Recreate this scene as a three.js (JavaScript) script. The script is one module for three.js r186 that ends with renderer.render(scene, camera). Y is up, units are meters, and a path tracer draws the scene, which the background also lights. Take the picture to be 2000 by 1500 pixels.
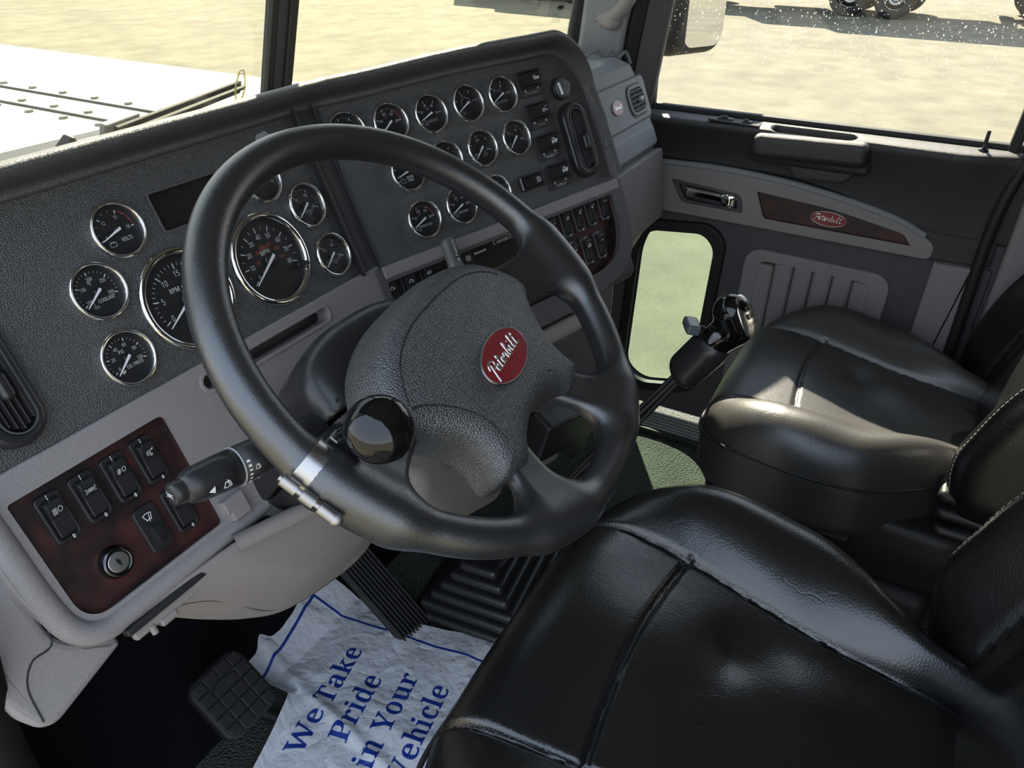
import * as THREE from 'three';
import { RoundedBoxGeometry } from 'three/addons/geometries/RoundedBoxGeometry.js';
import { mergeGeometries } from 'three/addons/utils/BufferGeometryUtils.js';

// ------------------------------------------------------------------ camera, sky, sun, exposure
const scene = new THREE.Scene();
const camera = new THREE.PerspectiveCamera(53.28, 4 / 3, 0.02, 200);
camera.position.set(-0.525, 1.186, 0.365);
camera.matrixAutoUpdate = true;
{
  const right = new THREE.Vector3(0.4869, 0.006, 0.8734), up = new THREE.Vector3(0.4589, 0.8491, -0.2617), back = new THREE.Vector3(-0.7432, 0.5283, 0.4107);
  camera.quaternion.setFromRotationMatrix(new THREE.Matrix4().makeBasis(right, up, back));
}
scene.add(camera);
const SKY = { strength: 2.5 };
{
  const W = 128, H = 64, d = new Float32Array(W * H * 4);
  for (let y = 0; y < H; y++) {
    const el = ((y + 0.5) / H - 0.5) * Math.PI, t = Math.max(0, Math.sin(el));
    const mix = Math.pow(1 - t, 2.2);
    for (let x = 0; x < W; x++) {
      const o = (y * W + x) * 4;
      d[o] = 0.62 + 0.36 * mix; d[o + 1] = 0.78 + 0.22 * mix; d[o + 2] = 1.02 + 0.02 * mix; d[o + 3] = 1;
    }
  }
  const t = new THREE.DataTexture(d, W, H, THREE.RGBAFormat, THREE.FloatType);
  t.mapping = THREE.EquirectangularReflectionMapping; t.magFilter = THREE.LinearFilter; t.needsUpdate = true;
  scene.background = t; scene.environment = t;
  scene.backgroundIntensity = SKY.strength; scene.environmentIntensity = SKY.strength;
}
const sun = new THREE.DirectionalLight(new THREE.Color(1.0, 0.92, 0.76), 25.0);
sun.position.set(10, 10.4, -6.0); sun.target.position.set(0.4, 0.6, 0);
sun.castShadow = true; sun.shadow.mapSize.set(2048, 2048);
Object.assign(sun.shadow.camera, { left: -4, right: 4, top: 4, bottom: -4, near: 0.1, far: 60 });
scene.add(sun, sun.target);
const renderer = new THREE.WebGLRenderer({ antialias: true });
renderer.toneMapping = THREE.LinearToneMapping;
renderer.toneMappingExposure = 1.0;
renderer.shadowMap.enabled = true;

// ------------------------------------------------------------------ helpers
let seed = 7;
const rnd = () => { seed = (seed * 1664525 + 1013904223) >>> 0; return seed / 4294967296; };
const V = (x, y, z) => new THREE.Vector3(x, y, z);
const V2 = (x, y) => new THREE.Vector2(x, y);
const { clamp, lerp } = THREE.MathUtils;
const smoothstep = (x, a, b) => { const t = clamp((x - a) / (b - a), 0, 1); return t * t * (3 - 2 * t); };   // edges in either order
const taken = {};
function numbered(name) { const n = taken[name] = (taken[name] ?? -1) + 1; return n ? name + '_' + String(n).padStart(3, '0') : name; }
function base(name, label, category, group, at) {
  const o = new THREE.Group(); o.name = numbered(name); o.userData = { label, category };
  if (group) o.userData.group = group;
  if (at) o.applyMatrix4(at);
  scene.add(o); return o;
}
function struct(name, geo, m, label) {
  const o = geo ? new THREE.Mesh(geo, m) : new THREE.Group(); o.name = name; o.userData = { kind: 'structure' }; if (label) o.userData.label = label;
  o.castShadow = o.receiveShadow = true; scene.add(o); return o;
}
function part(parent, name, geo, m, at) {
  const o = new THREE.Mesh(geo, m); o.name = name; o.castShadow = o.receiveShadow = true;
  if (at) o.applyMatrix4(at);
  parent.add(o); return o;
}
function kind(o, k) { o.userData.kind = k; return o; }
function copy(root, label, at) {
  const c = root.clone(); c.name = numbered(root.name.replace(/_\d+$/, '')); c.userData = { ...root.userData, label };
  c.position.set(0, 0, 0); c.quaternion.identity(); c.scale.set(1, 1, 1); if (at) c.applyMatrix4(at);
  scene.add(c); return c;
}
const T = (x, y, z, rz = 0, rx = 0, ry = 0) => new THREE.Matrix4().compose(V(x, y, z), new THREE.Quaternion().setFromEuler(new THREE.Euler(rx, ry, rz, 'ZYX')), V(1, 1, 1));
function frame(o, x, y, z) { const m = new THREE.Matrix4().makeBasis(x, y, z); m.setPosition(o); return m; }
const on = (F, u, v, n = 0, rz = 0, rx = 0, ry = 0) => F.clone().multiply(T(u, v, n, rz, rx, ry));
const P = (F, u, v, n = 0) => V(u, v, n).applyMatrix4(F);

const BX = (w, h, d, r = 0.002, s = 3) => new RoundedBoxGeometry(w, h, d, s, Math.min(r, w / 2.01, h / 2.01, d / 2.01));
const at = (g, x, y, z, rz = 0, rx = 0, ry = 0) => g.applyMatrix4(T(x, y, z, rz, rx, ry));
const cyl = (r1, r2, h, n = 32) => new THREE.CylinderGeometry(r1, r2, h, n);
const rod = (r1, r2, h, n = 32) => new THREE.CylinderGeometry(r1, r2, h, n).rotateX(Math.PI / 2);      // axis along z, r1 in front
function merge(list) { return mergeGeometries(list.map((g) => { g = g.index ? g.toNonIndexed() : g; for (const k of Object.keys(g.attributes)) if (!['position', 'normal', 'uv'].includes(k)) g.deleteAttribute(k); return g; })); }
function rrect(w, h, r, cx = 0, cy = 0, S = THREE.Shape) {
  const s = new S(), x = cx - w / 2, y = cy - h / 2; r = Math.min(r, w / 2 - 1e-5, h / 2 - 1e-5);
  s.moveTo(x + r, y); s.lineTo(x + w - r, y); s.absarc(x + w - r, y + r, r, -Math.PI / 2, 0); s.lineTo(x + w, y + h - r); s.absarc(x + w - r, y + h - r, r, 0, Math.PI / 2);
  s.lineTo(x + r, y + h); s.absarc(x + r, y + h - r, r, Math.PI / 2, Math.PI); s.lineTo(x, y + r); s.absarc(x + r, y + r, r, Math.PI, 1.5 * Math.PI); return s;
}
function poly(pts, r = 0, S = THREE.Shape) {         // polygon with rounded corners; a point may carry its own radius
  const s = new S(), n = pts.length;
  for (let i = 0; i < n; i++) {
    const p = pts[i], a = pts[(i + n - 1) % n], b = pts[(i + 1) % n], k = p[2] ?? r;
    const la = Math.hypot(a[0] - p[0], a[1] - p[1]), lb = Math.hypot(b[0] - p[0], b[1] - p[1]), q = Math.min(k, la * 0.49, lb * 0.49);
    const s1 = [p[0] + (a[0] - p[0]) / la * q, p[1] + (a[1] - p[1]) / la * q], s2 = [p[0] + (b[0] - p[0]) / lb * q, p[1] + (b[1] - p[1]) / lb * q];
    if (i) s.lineTo(...s1); else s.moveTo(...s1);
    s.quadraticCurveTo(p[0], p[1], ...s2);
  }
  s.closePath(); return s;
}
function ext(shape, depth, bevel = 0, holes = [], seg = 12) {   // front face at z = depth, back at 0
  shape.holes.push(...holes);
  return new THREE.ExtrudeGeometry(shape, { depth: depth - bevel, bevelEnabled: bevel > 0, bevelSize: bevel, bevelOffset: -bevel, bevelThickness: bevel, bevelSegments: 3, curveSegments: seg }).translate(0, 0, 0);
}
const tube = (pts, r, n = 40, m = 8, closed = false) => new THREE.TubeGeometry(new THREE.CatmullRomCurve3(pts, closed, 'catmullrom', 0.5), n, r, m, closed);
function lathe(pts, n = 48) { return new THREE.LatheGeometry(pts.map((p) => V2(p[0], p[1])), n).rotateX(Math.PI / 2); }   // axis z, profile (radius, z)
function boxUV(g) {
  g = g.index ? g.toNonIndexed() : g;
  const p = g.attributes.position, uv = new Float32Array(p.count * 2), a = V(), b = V(), c = V(), n = V();
  for (let i = 0; i < p.count; i += 3) {
    a.fromBufferAttribute(p, i); b.fromBufferAttribute(p, i + 1); c.fromBufferAttribute(p, i + 2);
    n.copy(b).sub(a).cross(c.clone().sub(a)); const x = Math.abs(n.x), y = Math.abs(n.y), z = Math.abs(n.z);
    [a, b, c].forEach((q, k) => { const [s, t] = x > y && x > z ? [q.z, q.y] : y > z ? [q.x, q.z] : [q.x, q.y]; uv[(i + k) * 2] = s; uv[(i + k) * 2 + 1] = t; });
  }
  g.setAttribute('uv', new THREE.BufferAttribute(uv, 2)); return g;
}
// distance field -> smooth mesh (surface nets)
function nets(f, lo, hi, h) {
  const n = [0, 1, 2].map((i) => Math.ceil((hi[i] - lo[i]) / h) + 1), [nx, ny, nz] = n, val = new Float32Array(nx * ny * nz);
  for (let k = 0, o = 0; k < nz; k++) for (let j = 0; j < ny; j++) for (let i = 0; i < nx; i++, o++) val[o] = f(lo[0] + i * h, lo[1] + j * h, lo[2] + k * h);
  const id = new Int32Array(nx * ny * nz).fill(-1), pos = [], idx = [], sx = 1, sy = nx, sz = nx * ny, C = [0, sx, sy, sx + sy, sz, sz + sx, sz + sy, sz + sx + sy];
  const E = [[0, 1], [2, 3], [4, 5], [6, 7], [0, 2], [1, 3], [4, 6], [5, 7], [0, 4], [1, 5], [2, 6], [3, 7]];
  for (let k = 0; k < nz - 1; k++) for (let j = 0; j < ny - 1; j++) for (let i = 0; i < nx - 1; i++) {
    const o = i + j * sy + k * sz; let m = 0; for (let c = 0; c < 8; c++) if (val[o + C[c]] < 0) m |= 1 << c;
    if (m === 0 || m === 255) continue;
    let x = 0, y = 0, z = 0, q = 0;
    for (const [a, b] of E) { if (((m >> a) & 1) === ((m >> b) & 1)) continue; const va = val[o + C[a]], vb = val[o + C[b]], t = va / (va - vb); x += lerp(a & 1, b & 1, t); y += lerp((a >> 1) & 1, (b >> 1) & 1, t); z += lerp(a >> 2, b >> 2, t); q++; }
    id[o] = pos.length / 3; pos.push(lo[0] + (i + x / q) * h, lo[1] + (j + y / q) * h, lo[2] + (k + z / q) * h);
  }
  const quad = (a, b, c, d, flip) => { if (a < 0 || b < 0 || c < 0 || d < 0) return; if (flip) idx.push(a, c, b, a, d, c); else idx.push(a, b, c, a, c, d); };
  for (let k = 1; k < nz - 1; k++) for (let j = 1; j < ny - 1; j++) for (let i = 1; i < nx - 1; i++) {
    const o = i + j * sy + k * sz, s = val[o] < 0;
    if (s !== val[o + sx] < 0) quad(id[o - sy - sz], id[o - sz], id[o], id[o - sy], !s);
    if (s !== val[o + sy] < 0) quad(id[o - sx - sz], id[o - sx], id[o], id[o - sz], !s);
    if (s !== val[o + sz] < 0) quad(id[o - sx - sy], id[o - sy], id[o], id[o - sx], !s);
  }
  const nor = new Float32Array(pos.length), e = h * 0.4;
  for (let i = 0; i < pos.length; i += 3) {
    const [x, y, z] = [pos[i], pos[i + 1], pos[i + 2]], a = f(x + e, y, z) - f(x - e, y, z), b = f(x, y + e, z) - f(x, y - e, z), c = f(x, y, z + e) - f(x, y, z - e), l = Math.hypot(a, b, c) || 1;
    nor[i] = a / l; nor[i + 1] = b / l; nor[i + 2] = c / l;
  }
  const g = new THREE.BufferGeometry(); g.setAttribute('position', new THREE.BufferAttribute(new Float32Array(pos), 3)); g.setAttribute('normal', new THREE.BufferAttribute(nor, 3)); g.setIndex(idx);
  return boxUV(g);
}
const smin = (a, b, k) => { const h = Math.max(k - Math.abs(a - b), 0) / k; return Math.min(a, b) - h * h * k * 0.25; };
const smax = (a, b, k) => -smin(-a, -b, k);
const sdBox = (x, y, z, a, b, c, r) => { const qx = Math.abs(x) - a + r, qy = Math.abs(y) - b + r, qz = Math.abs(z) - c + r; return Math.hypot(Math.max(qx, 0), Math.max(qy, 0), Math.max(qz, 0)) + Math.min(Math.max(qx, qy, qz), 0) - r; };
const sdCap = (x, y, z, a, b, r1, r2 = r1) => { const dx = b[0] - a[0], dy = b[1] - a[1], dz = b[2] - a[2], t = clamp(((x - a[0]) * dx + (y - a[1]) * dy + (z - a[2]) * dz) / (dx * dx + dy * dy + dz * dz), 0, 1); return Math.hypot(x - a[0] - dx * t, y - a[1] - dy * t, z - a[2] - dz * t) - lerp(r1, r2, t); };
function sdPoly(pts) { return (x, y) => { let d = 1e9, s = 1; for (let i = 0, j = pts.length - 1; i < pts.length; j = i++) { const a = pts[i], b = pts[j], ex = b.x - a.x, ey = b.y - a.y, wx = x - a.x, wy = y - a.y, t = clamp((wx * ex + wy * ey) / (ex * ex + ey * ey), 0, 1); d = Math.min(d, (wx - ex * t) ** 2 + (wy - ey * t) ** 2); if ((a.y <= y) !== (b.y <= y) && (ex * wy - ey * wx) * (ey > 0 ? 1 : -1) > 0) s = -s; } return s * Math.sqrt(d); }; }
// sheet through a grid of points, given thickness along its normal
function sheet(fn, nu, nv, thick = 0) {
  const pos = [], uv = [], idx = [];
  for (let j = 0; j <= nv; j++) for (let i = 0; i <= nu; i++) { const p = fn(i / nu, j / nv); pos.push(p.x, p.y, p.z); uv.push(i / nu, j / nv); }
  const W = nu + 1; for (let j = 0; j < nv; j++) for (let i = 0; i < nu; i++) { const a = j * W + i; idx.push(a, a + 1, a + W + 1, a, a + W + 1, a + W); }
  const g = new THREE.BufferGeometry(); g.setAttribute('position', new THREE.Float32BufferAttribute(pos, 3)); g.setAttribute('uv', new THREE.Float32BufferAttribute(uv, 2)); g.setIndex(idx); g.computeVertexNormals();
  if (!thick) return g;
  const nrm = g.attributes.normal, N = pos.length / 3, p2 = [...pos], uv2 = [...uv, ...uv], id2 = [...idx];
  for (let i = 0; i < N; i++) p2.push(pos[i * 3] - nrm.getX(i) * thick, pos[i * 3 + 1] - nrm.getY(i) * thick, pos[i * 3 + 2] - nrm.getZ(i) * thick);
  for (let i = 0; i < idx.length; i += 3) id2.push(idx[i] + N, idx[i + 2] + N, idx[i + 1] + N);
  const rim = []; for (let i = 0; i < nu; i++) rim.push([i, i + 1], [(nv * W) + i + 1, nv * W + i]); for (let j = 0; j < nv; j++) rim.push([(j + 1) * W, j * W], [j * W + nu, (j + 1) * W + nu]);
  for (const [a, b] of rim) id2.push(a, a + N, b + N, a, b + N, b);
  const o = new THREE.BufferGeometry(); o.setAttribute('position', new THREE.Float32BufferAttribute(p2, 3)); o.setAttribute('uv', new THREE.Float32BufferAttribute(uv2, 2)); o.setIndex(id2); o.computeVertexNormals(); return o;
}
// a profile of (out, up) points swept along stations {p, o, n}
function sweep(stations, profile) {
  return sheet((s, t) => {
    const f = t * (stations.length - 1), i = Math.min(stations.length - 2, Math.floor(f)), k = f - i, A = stations[i], B = stations[i + 1];
    const j = Math.round(s * (A.prof.length - 1)), a = A.prof[j], b = B.prof[j];
    const pa = A.p.clone().addScaledVector(A.o, a[0]).addScaledVector(A.n, a[1]), pb = B.p.clone().addScaledVector(B.o, b[0]).addScaledVector(B.n, b[1]);
    return pa.lerp(pb, k);
  }, profile - 1, stations.length - 1);
}

// ------------------------------------------------------------------ textures and materials
function dataTex(N, fn, srgb = false, rep = 1) {
  const d = new Uint8Array(N * N * 4);
  for (let y = 0; y < N; y++) for (let x = 0; x < N; x++) { const c = fn(x / N, y / N), o = (y * N + x) * 4; for (let k = 0; k < 3; k++) d[o + k] = clamp(Math.round((c.length ? c[k] : c) * 255), 0, 255); d[o + 3] = 255; }
  const t = new THREE.DataTexture(d, N, N); t.wrapS = t.wrapT = THREE.RepeatWrapping; t.magFilter = THREE.LinearFilter; t.minFilter = THREE.LinearMipmapLinearFilter; t.generateMipmaps = true;
  if (srgb) t.colorSpace = THREE.SRGBColorSpace; t.repeat.set(rep, rep); t.needsUpdate = true; return t;
}
const hash = (x, y, s) => { let h = (x * 374761393 + y * 668265263 + s * 1442695041) | 0; h = Math.imul(h ^ (h >>> 13), 1274126177); return ((h ^ (h >>> 16)) >>> 0) / 4294967296; };
function vnoise(x, y, p, s) { const ix = Math.floor(x), iy = Math.floor(y), fx = x - ix, fy = y - iy, u = fx * fx * (3 - 2 * fx), v = fy * fy * (3 - 2 * fy), m = (a) => ((a % p) + p) % p; return lerp(lerp(hash(m(ix), m(iy), s), hash(m(ix + 1), m(iy), s), u), lerp(hash(m(ix), m(iy + 1), s), hash(m(ix + 1), m(iy + 1), s), u), v); }
function fbm(x, y, p, s, oct = 5) { let a = 0.5, r = 0; for (let i = 0; i < oct; i++) { r += a * vnoise(x * p, y * p, p, s + i); p *= 2; a *= 0.5; } return r; }
function worley(x, y, n, s) { const cx = Math.floor(x * n), cy = Math.floor(y * n); let a = 9, b = 9; for (let j = -1; j <= 1; j++) for (let i = -1; i <= 1; i++) { const gx = ((cx + i) % n + n) % n, gy = ((cy + j) % n + n) % n, px = cx + i + hash(gx, gy, s), py = cy + j + hash(gx, gy, s + 9), d = Math.hypot(px - x * n, py - y * n); if (d < a) { b = a; a = d; } else if (d < b) b = d; } return [a, b]; }
const grain = dataTex(512, (x, y) => { const w = worley(x + 0.01 * fbm(x, y, 8, 3, 2), y, 30, 5); const d = clamp(w[1] - w[0], 0, 1); return (1 - Math.exp(-d * 3.2)) * 0.6 + 0.3 * clamp(1 - w[0] * w[0] * 1.3, 0, 1) + 0.1 * fbm(x, y, 16, 8, 3); }, false, 1 / 0.066);
const fineGrain = dataTex(512, (x, y) => { const w = worley(x, y, 44, 15); return clamp((w[1] - w[0]) * 1.7, 0, 1) * 0.7 + 0.3 * fbm(x, y, 64, 18, 2); }, false, 1 / 0.05);
const seatGrain = dataTex(1024, (x, y) => { const c = Math.abs(fbm(x, y, 5, 33, 4) - 0.47), e = Math.abs(fbm(x, y, 9, 38, 3) - 0.45), f = worley(x, y, 120, 35); return clamp(0.62 - 0.05 * Math.exp(-c * 220) * smoothstep(fbm(x, y, 4, 39, 2), 0.4, 0.6) - 0.04 * Math.exp(-e * 260) * smoothstep(fbm(x, y, 3, 30, 2), 0.42, 0.6) + 0.018 * clamp((f[1] - f[0]) * 2, 0, 1) + 0.05 * (fbm(x, y, 16, 36, 3) - 0.5), 0, 1); }, false, 1 / 0.42);
const woodTex = dataTex(512, (x, y) => { const q = fbm(x + 0.25 * fbm(x, y, 4, 41, 4), y + 0.25 * fbm(x, y, 4, 45, 4), 5, 47, 6), r = fbm(x * 1, y * 1, 16, 48, 4), t = clamp((q - 0.28) * 2.1 + (r - 0.45) * 0.7, 0, 1); return [lerp(0.09, 0.27, t), lerp(0.06, 0.13, t), lerp(0.062, 0.12, t)]; }, true, 1 / 0.16);
const carpetTex = dataTex(512, (x, y) => { const f = worley(x, y, 70, 51), n = fbm(x, y, 8, 52, 5); const t = clamp(0.3 + (0.6 - f[0]) * 0.8 + (n - 0.5) * 0.6, 0, 1); return [t, t, t]; }, false, 1 / 0.3);
const carpetCol = dataTex(512, (x, y) => { const f = worley(x, y, 70, 51), n = fbm(x, y, 6, 52, 4), t = clamp(0.75 - f[0] * 0.55 + (n - 0.5) * 0.4, 0, 1); return [0.19 + 0.23 * t, 0.202 + 0.235 * t, 0.185 + 0.215 * t]; }, true, 1 / 0.3);
const gravel = dataTex(1024, (x, y) => { const n = fbm(x, y, 12, 61, 6), m = fbm(x, y, 4, 66, 3), s = hash(Math.floor(x * 1024), Math.floor(y * 1024), 68), k = clamp(0.7 + (n - 0.48) * 0.22 + (m - 0.48) * 0.08 + (s - 0.5) * 0.16, 0, 1); return [k * 0.6, k * 0.57, k * 0.475]; }, true, 1 / 4.5);
const crinkle = dataTex(512, (x, y) => clamp(0.5 + 0.3 * (1 - Math.abs(2 * fbm(x, y, 5, 91, 4) - 0.95) * 3) + 0.25 * (1 - Math.abs(2 * fbm(x, y, 11, 95, 4) - 0.95) * 3), 0, 1), false, 2);
const scratch = dataTex(512, (x, y) => clamp(0.5 + (fbm(x, y, 24, 71, 4) - 0.5) * 0.7, 0, 1), false, 1 / 0.12);
const std = (c, roughness, o = {}) => new THREE.MeshPhysicalMaterial({ color: Array.isArray(c) ? new THREE.Color(...c) : new THREE.Color(c), roughness, ...o });
const M = {
  panel: std([0.05, 0.051, 0.051], 0.46, { ior: 1.8, bumpMap: grain, bumpScale: 0.001 }),
  pad: std([0.034, 0.035, 0.036], 0.4, { ior: 2.0, bumpMap: grain, bumpScale: 0.0007 }),
  brow: std([0.058, 0.058, 0.056], 0.42, { ior: 1.9, bumpMap: fineGrain, bumpScale: 0.0006 }),
  trim: std([0.27, 0.25, 0.247], 0.6, { bumpMap: fineGrain, bumpScale: 0.0004 }),
  trimDark: std([0.085, 0.08, 0.083], 0.55, { bumpMap: fineGrain, bumpScale: 0.0004 }),
  knee: std([0.26, 0.232, 0.215], 0.62, { bumpMap: fineGrain, bumpScale: 0.0003 }),
  blue: std([0.25, 0.262, 0.275], 0.6, { bumpMap: fineGrain, bumpScale: 0.0004 }),  // the grey trim again, with bluish skylight painted into its colour
  rubber: std([0.012, 0.012, 0.0125], 0.6),
  black: std([0.016, 0.016, 0.017], 0.42),
  doorPad: std([0.02, 0.0195, 0.019], 0.5, { ior: 1.7, bumpMap: fineGrain, bumpScale: 0.0003 }),
  satin: std([0.02, 0.02, 0.021], 0.33),
  gloss: std([0.005, 0.005, 0.005], 0.05),
  dial: std([0.012, 0.012, 0.013], 0.5),
  void: std([0.004, 0.004, 0.004], 0.8), jamb: std([0.006, 0.006, 0.007], 0.9, { specularIntensity: 0.3 }), dust: std([0.9, 0.9, 0.88], 1, { transmission: 0.6, thickness: 0 }),
  chrome: std([0.86, 0.86, 0.85], 0.07, { metalness: 1 }),
  steel: std([0.4, 0.385, 0.37], 0.3, { metalness: 1, bumpMap: scratch, bumpScale: 0.0001 }),
  rimMat: std([0.018, 0.0184, 0.019], 0.3, { ior: 1.9, bumpMap: fineGrain, bumpScale: 0.0001 }),
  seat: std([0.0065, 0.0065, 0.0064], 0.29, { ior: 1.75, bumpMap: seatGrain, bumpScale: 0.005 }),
  seatSunlit: std([0.036, 0.0345, 0.031], 0.42, { ior: 1.9, bumpMap: seatGrain, bumpScale: 0.005 }),  // paler seat leather: brighter sunlight put into the passenger cushion colour
  seam: std([0.02, 0.02, 0.02], 0.5),
  thread: std([0.35, 0.34, 0.32], 0.8),
  wood: std('#ffffff', 0.45, { map: woodTex, clearcoat: 0.12, clearcoatRoughness: 0.3 }),
  carpet: std('#ffffff', 0.95, { map: carpetCol, bumpMap: carpetTex, bumpScale: 0.006 }),
  mat: std([0.006, 0.006, 0.0075], 0.95, { specularIntensity: 0.2 }),
  white: std([0.8, 0.8, 0.78], 0.5),
  needle: std([0.85, 0.86, 0.88], 0.4),
  red: std([0.19, 0.008, 0.012], 0.35, { clearcoat: 0.25, clearcoatRoughness: 0.1 }),
  redPlastic: std([0.5, 0.012, 0.01], 0.35),
  greyPlastic: std([0.3, 0.3, 0.31], 0.4),
  paint: std([0.55, 0.53, 0.45], 0.35),
  gnd: std('#ffffff', 0.95, { map: gravel }),
  windshield: new THREE.MeshPhysicalMaterial({ color: new THREE.Color(0.64, 0.64, 0.545), roughness: 0, transmission: 1, thickness: 0, ior: 1.5 }),
  peep: new THREE.MeshPhysicalMaterial({ color: new THREE.Color(0.64, 0.72, 0.66), roughness: 0, transmission: 1, thickness: 0, ior: 1.5 }),
  side: new THREE.MeshPhysicalMaterial({ color: new THREE.Color(0.65, 0.65, 0.625), roughness: 0, transmission: 1, thickness: 0, ior: 1.5 }),
  lens: new THREE.MeshPhysicalMaterial({ color: new THREE.Color(1, 1, 1), roughness: 0, transmission: 1, thickness: 0, ior: 1.3 }),
  mirror: std([0.85, 0.86, 0.87], 0.02, { metalness: 1 }),
};
// flat print on its own thin face
function printTex(w, h, draw, px = 256) {
  const c = document.createElement('canvas'); c.width = Math.round(px * Math.min(1, w / h)); c.height = Math.round(px * Math.min(1, h / w));
  const g = c.getContext('2d'); g.scale(c.width / w, c.height / h); g.translate(w / 2, h / 2); g.scale(1, -1); draw(g);
  const t = new THREE.CanvasTexture(c); t.colorSpace = THREE.SRGBColorSpace; return t;
}
function txt(g, s, x, y, size, color = '#e8e8e8', font = 'sans-serif', weight = '', rot = 0, sx = 1) { g.save(); g.translate(x, y); g.rotate(rot); g.scale(sx, -1); g.fillStyle = color; g.font = `${weight} 100px ${font}`; g.scale(size / 72, size / 72); g.textAlign = 'center'; g.textBaseline = 'middle'; g.fillText(s, 0, 0); g.restore(); }
function printMat(w, h, draw, px, rough = 0.5) { return new THREE.MeshStandardMaterial({ map: printTex(w, h, draw, px), transparent: true, roughness: rough }); }
// brush-script word as raised wire strokes, x to the right, heights 0..2 (x-height 1)
const LETTERS = {
  P: [[[-0.1, -0.75], [0.15, 0.3], [0.45, 1.5]], [[-0.25, 1.1], [0.1, 1.75], [0.8, 1.9], [1.25, 1.5], [0.95, 0.95], [0.4, 0.8]]],
  e: [[[0, 0.4], [0.45, 0.6], [0.5, 0.92], [0.25, 1.0], [0.03, 0.5], [0.25, 0.02], [0.7, 0.35]]],
  t: [[[0.42, 1.75], [0.2, 0.5], [0.3, 0.02], [0.7, 0.3]], [[0.0, 1.25], [0.75, 1.4]]],
  r: [[[0, 0.55], [0.2, 1.05], [0.3, 0.85], [0.55, 0.95], [0.5, 0.4], [0.6, 0.02], [0.85, 0.3]]],
  b: [[[0, 0.35], [0.4, 1.5], [0.42, 1.95], [0.25, 1.7], [0.12, 0.4], [0.3, 0.0], [0.6, 0.3], [0.5, 0.75], [0.75, 0.7]]],
  i: [[[0, 0.4], [0.22, 1.0], [0.15, 0.3], [0.3, 0.02], [0.6, 0.35]], [[0.3, 1.4], [0.36, 1.5]]],
  l: [[[0, 0.35], [0.4, 1.5], [0.42, 1.95], [0.25, 1.7], [0.14, 0.3], [0.3, 0.02], [0.6, 0.35]]],
};
function scriptWord(word, width, r, z) {
  const runs = []; let x = 0;
  for (const ch of word) { for (const s of LETTERS[ch]) runs.push(s.map(([a, b]) => [x + a + b * 0.14, b * 0.92])); x += ch === 'P' ? 1.0 : ch === 'e' ? 0.78 : ch === 'r' ? 0.92 : ch === 'b' ? 0.9 : ch === 't' ? 0.82 : 0.72; }
  const k = width / (x + 0.6);
  return merge(runs.map((s) => tube(s.map(([a, b]) => V((a - x / 2 - 0.1) * k, (b - 0.6) * k, z)), r, s.length * 5, 5)));
}
function badge(parent, name, rx, ry, m4) {            // red enamel oval with a bright rim and raised script
  const e = new THREE.Shape(); e.absellipse(0, 0, rx, ry, 0, Math.PI * 2);
  const b = part(parent, name, ext(e, 0.003, 0.001, [], 40), M.red, m4);
  const c = []; for (let i = 0; i < 48; i++) { const a = i / 48 * Math.PI * 2; c.push(V(Math.cos(a) * rx, Math.sin(a) * ry, 0.002)); }
  part(b, 'badge_rim', tube(c, rx * 0.035, 96, 6, true), M.steel);
  part(b, 'script', scriptWord('Peterbilt', rx * 1.62, rx * 0.03, 0.0032), M.chrome);
  return b;
}

// ------------------------------------------------------------------ frames of the two dash faces, the passenger face and the wheel
const FL = frame(V(0.09298, 0.8208, -0.31478), V(1, 0, 0), V(0, 0.91576, -0.40173), V(0, 0.40173, 0.91576));
const FR = frame(V(0.42882, 0.92871, -0.30385), V(0.94882, 0.05501, 0.31098), V(0.07929, 0.91168, -0.40318), V(-0.30569, 0.4072, 0.86066));
const FP = frame(V(1.1, 0.81, -0.205), V(1, 0, 0), V(0, 0.91576, -0.40173), V(0, 0.40173, 0.91576));
const FW = frame(V(0, 0.86, 0), V(1, 0, 0), V(0, 0.634, -0.7733), V(0, 0.7733, 0.634)).multiply(T(0, 0, 0, 0.131));
const NL = V(0, 0.40173, 0.91576), NR = V(-0.30569, 0.4072, 0.86066);

// ------------------------------------------------------------------ ground and cab shell
const floorY = 0;
{
  const g = new THREE.PlaneGeometry(240, 240, 1, 1).rotateX(-Math.PI / 2); const uv = g.attributes.uv; for (let i = 0; i < uv.count; i++) uv.setXY(i, uv.getX(i) * 240, uv.getY(i) * 240);
  struct('ground', g, M.gnd).position.y = -1.25;
}
struct('floor', boxUV(at(BX(1.64, 0.04, 1.86, 0.004), 0.43, -0.02, 0.33)), M.carpet);
struct('wall_front', boxUV(merge([at(BX(1.6, 0.95, 0.04, 0.004), 0.43, 0.42, -0.66), at(BX(1.56, 0.5, 0.03, 0.004), 0.43, 0.17, -0.57, 0, -0.62)])), M.mat);
struct('wall_back', boxUV(at(BX(1.66, 1.8, 0.04), 0.43, 0.85, 1.28)), M.trimDark);
struct('ceiling', boxUV(at(BX(1.66, 0.05, 1.86, 0.01), 0.43, 1.72, 0.36)), M.trim);
struct('wall_left', boxUV(merge([at(BX(0.05, 1.75, 0.36), -0.36, 0.86, 1.1), at(BX(0.07, 0.09, 1.2), -0.38, -0.05, 0.3), at(BX(0.05, 0.08, 1.3), -0.36, 1.69, 0.3), at(BX(0.05, 0.88, 0.09), -0.37, 1.27, -0.375, 0, 0.35)])), M.trim);
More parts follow.
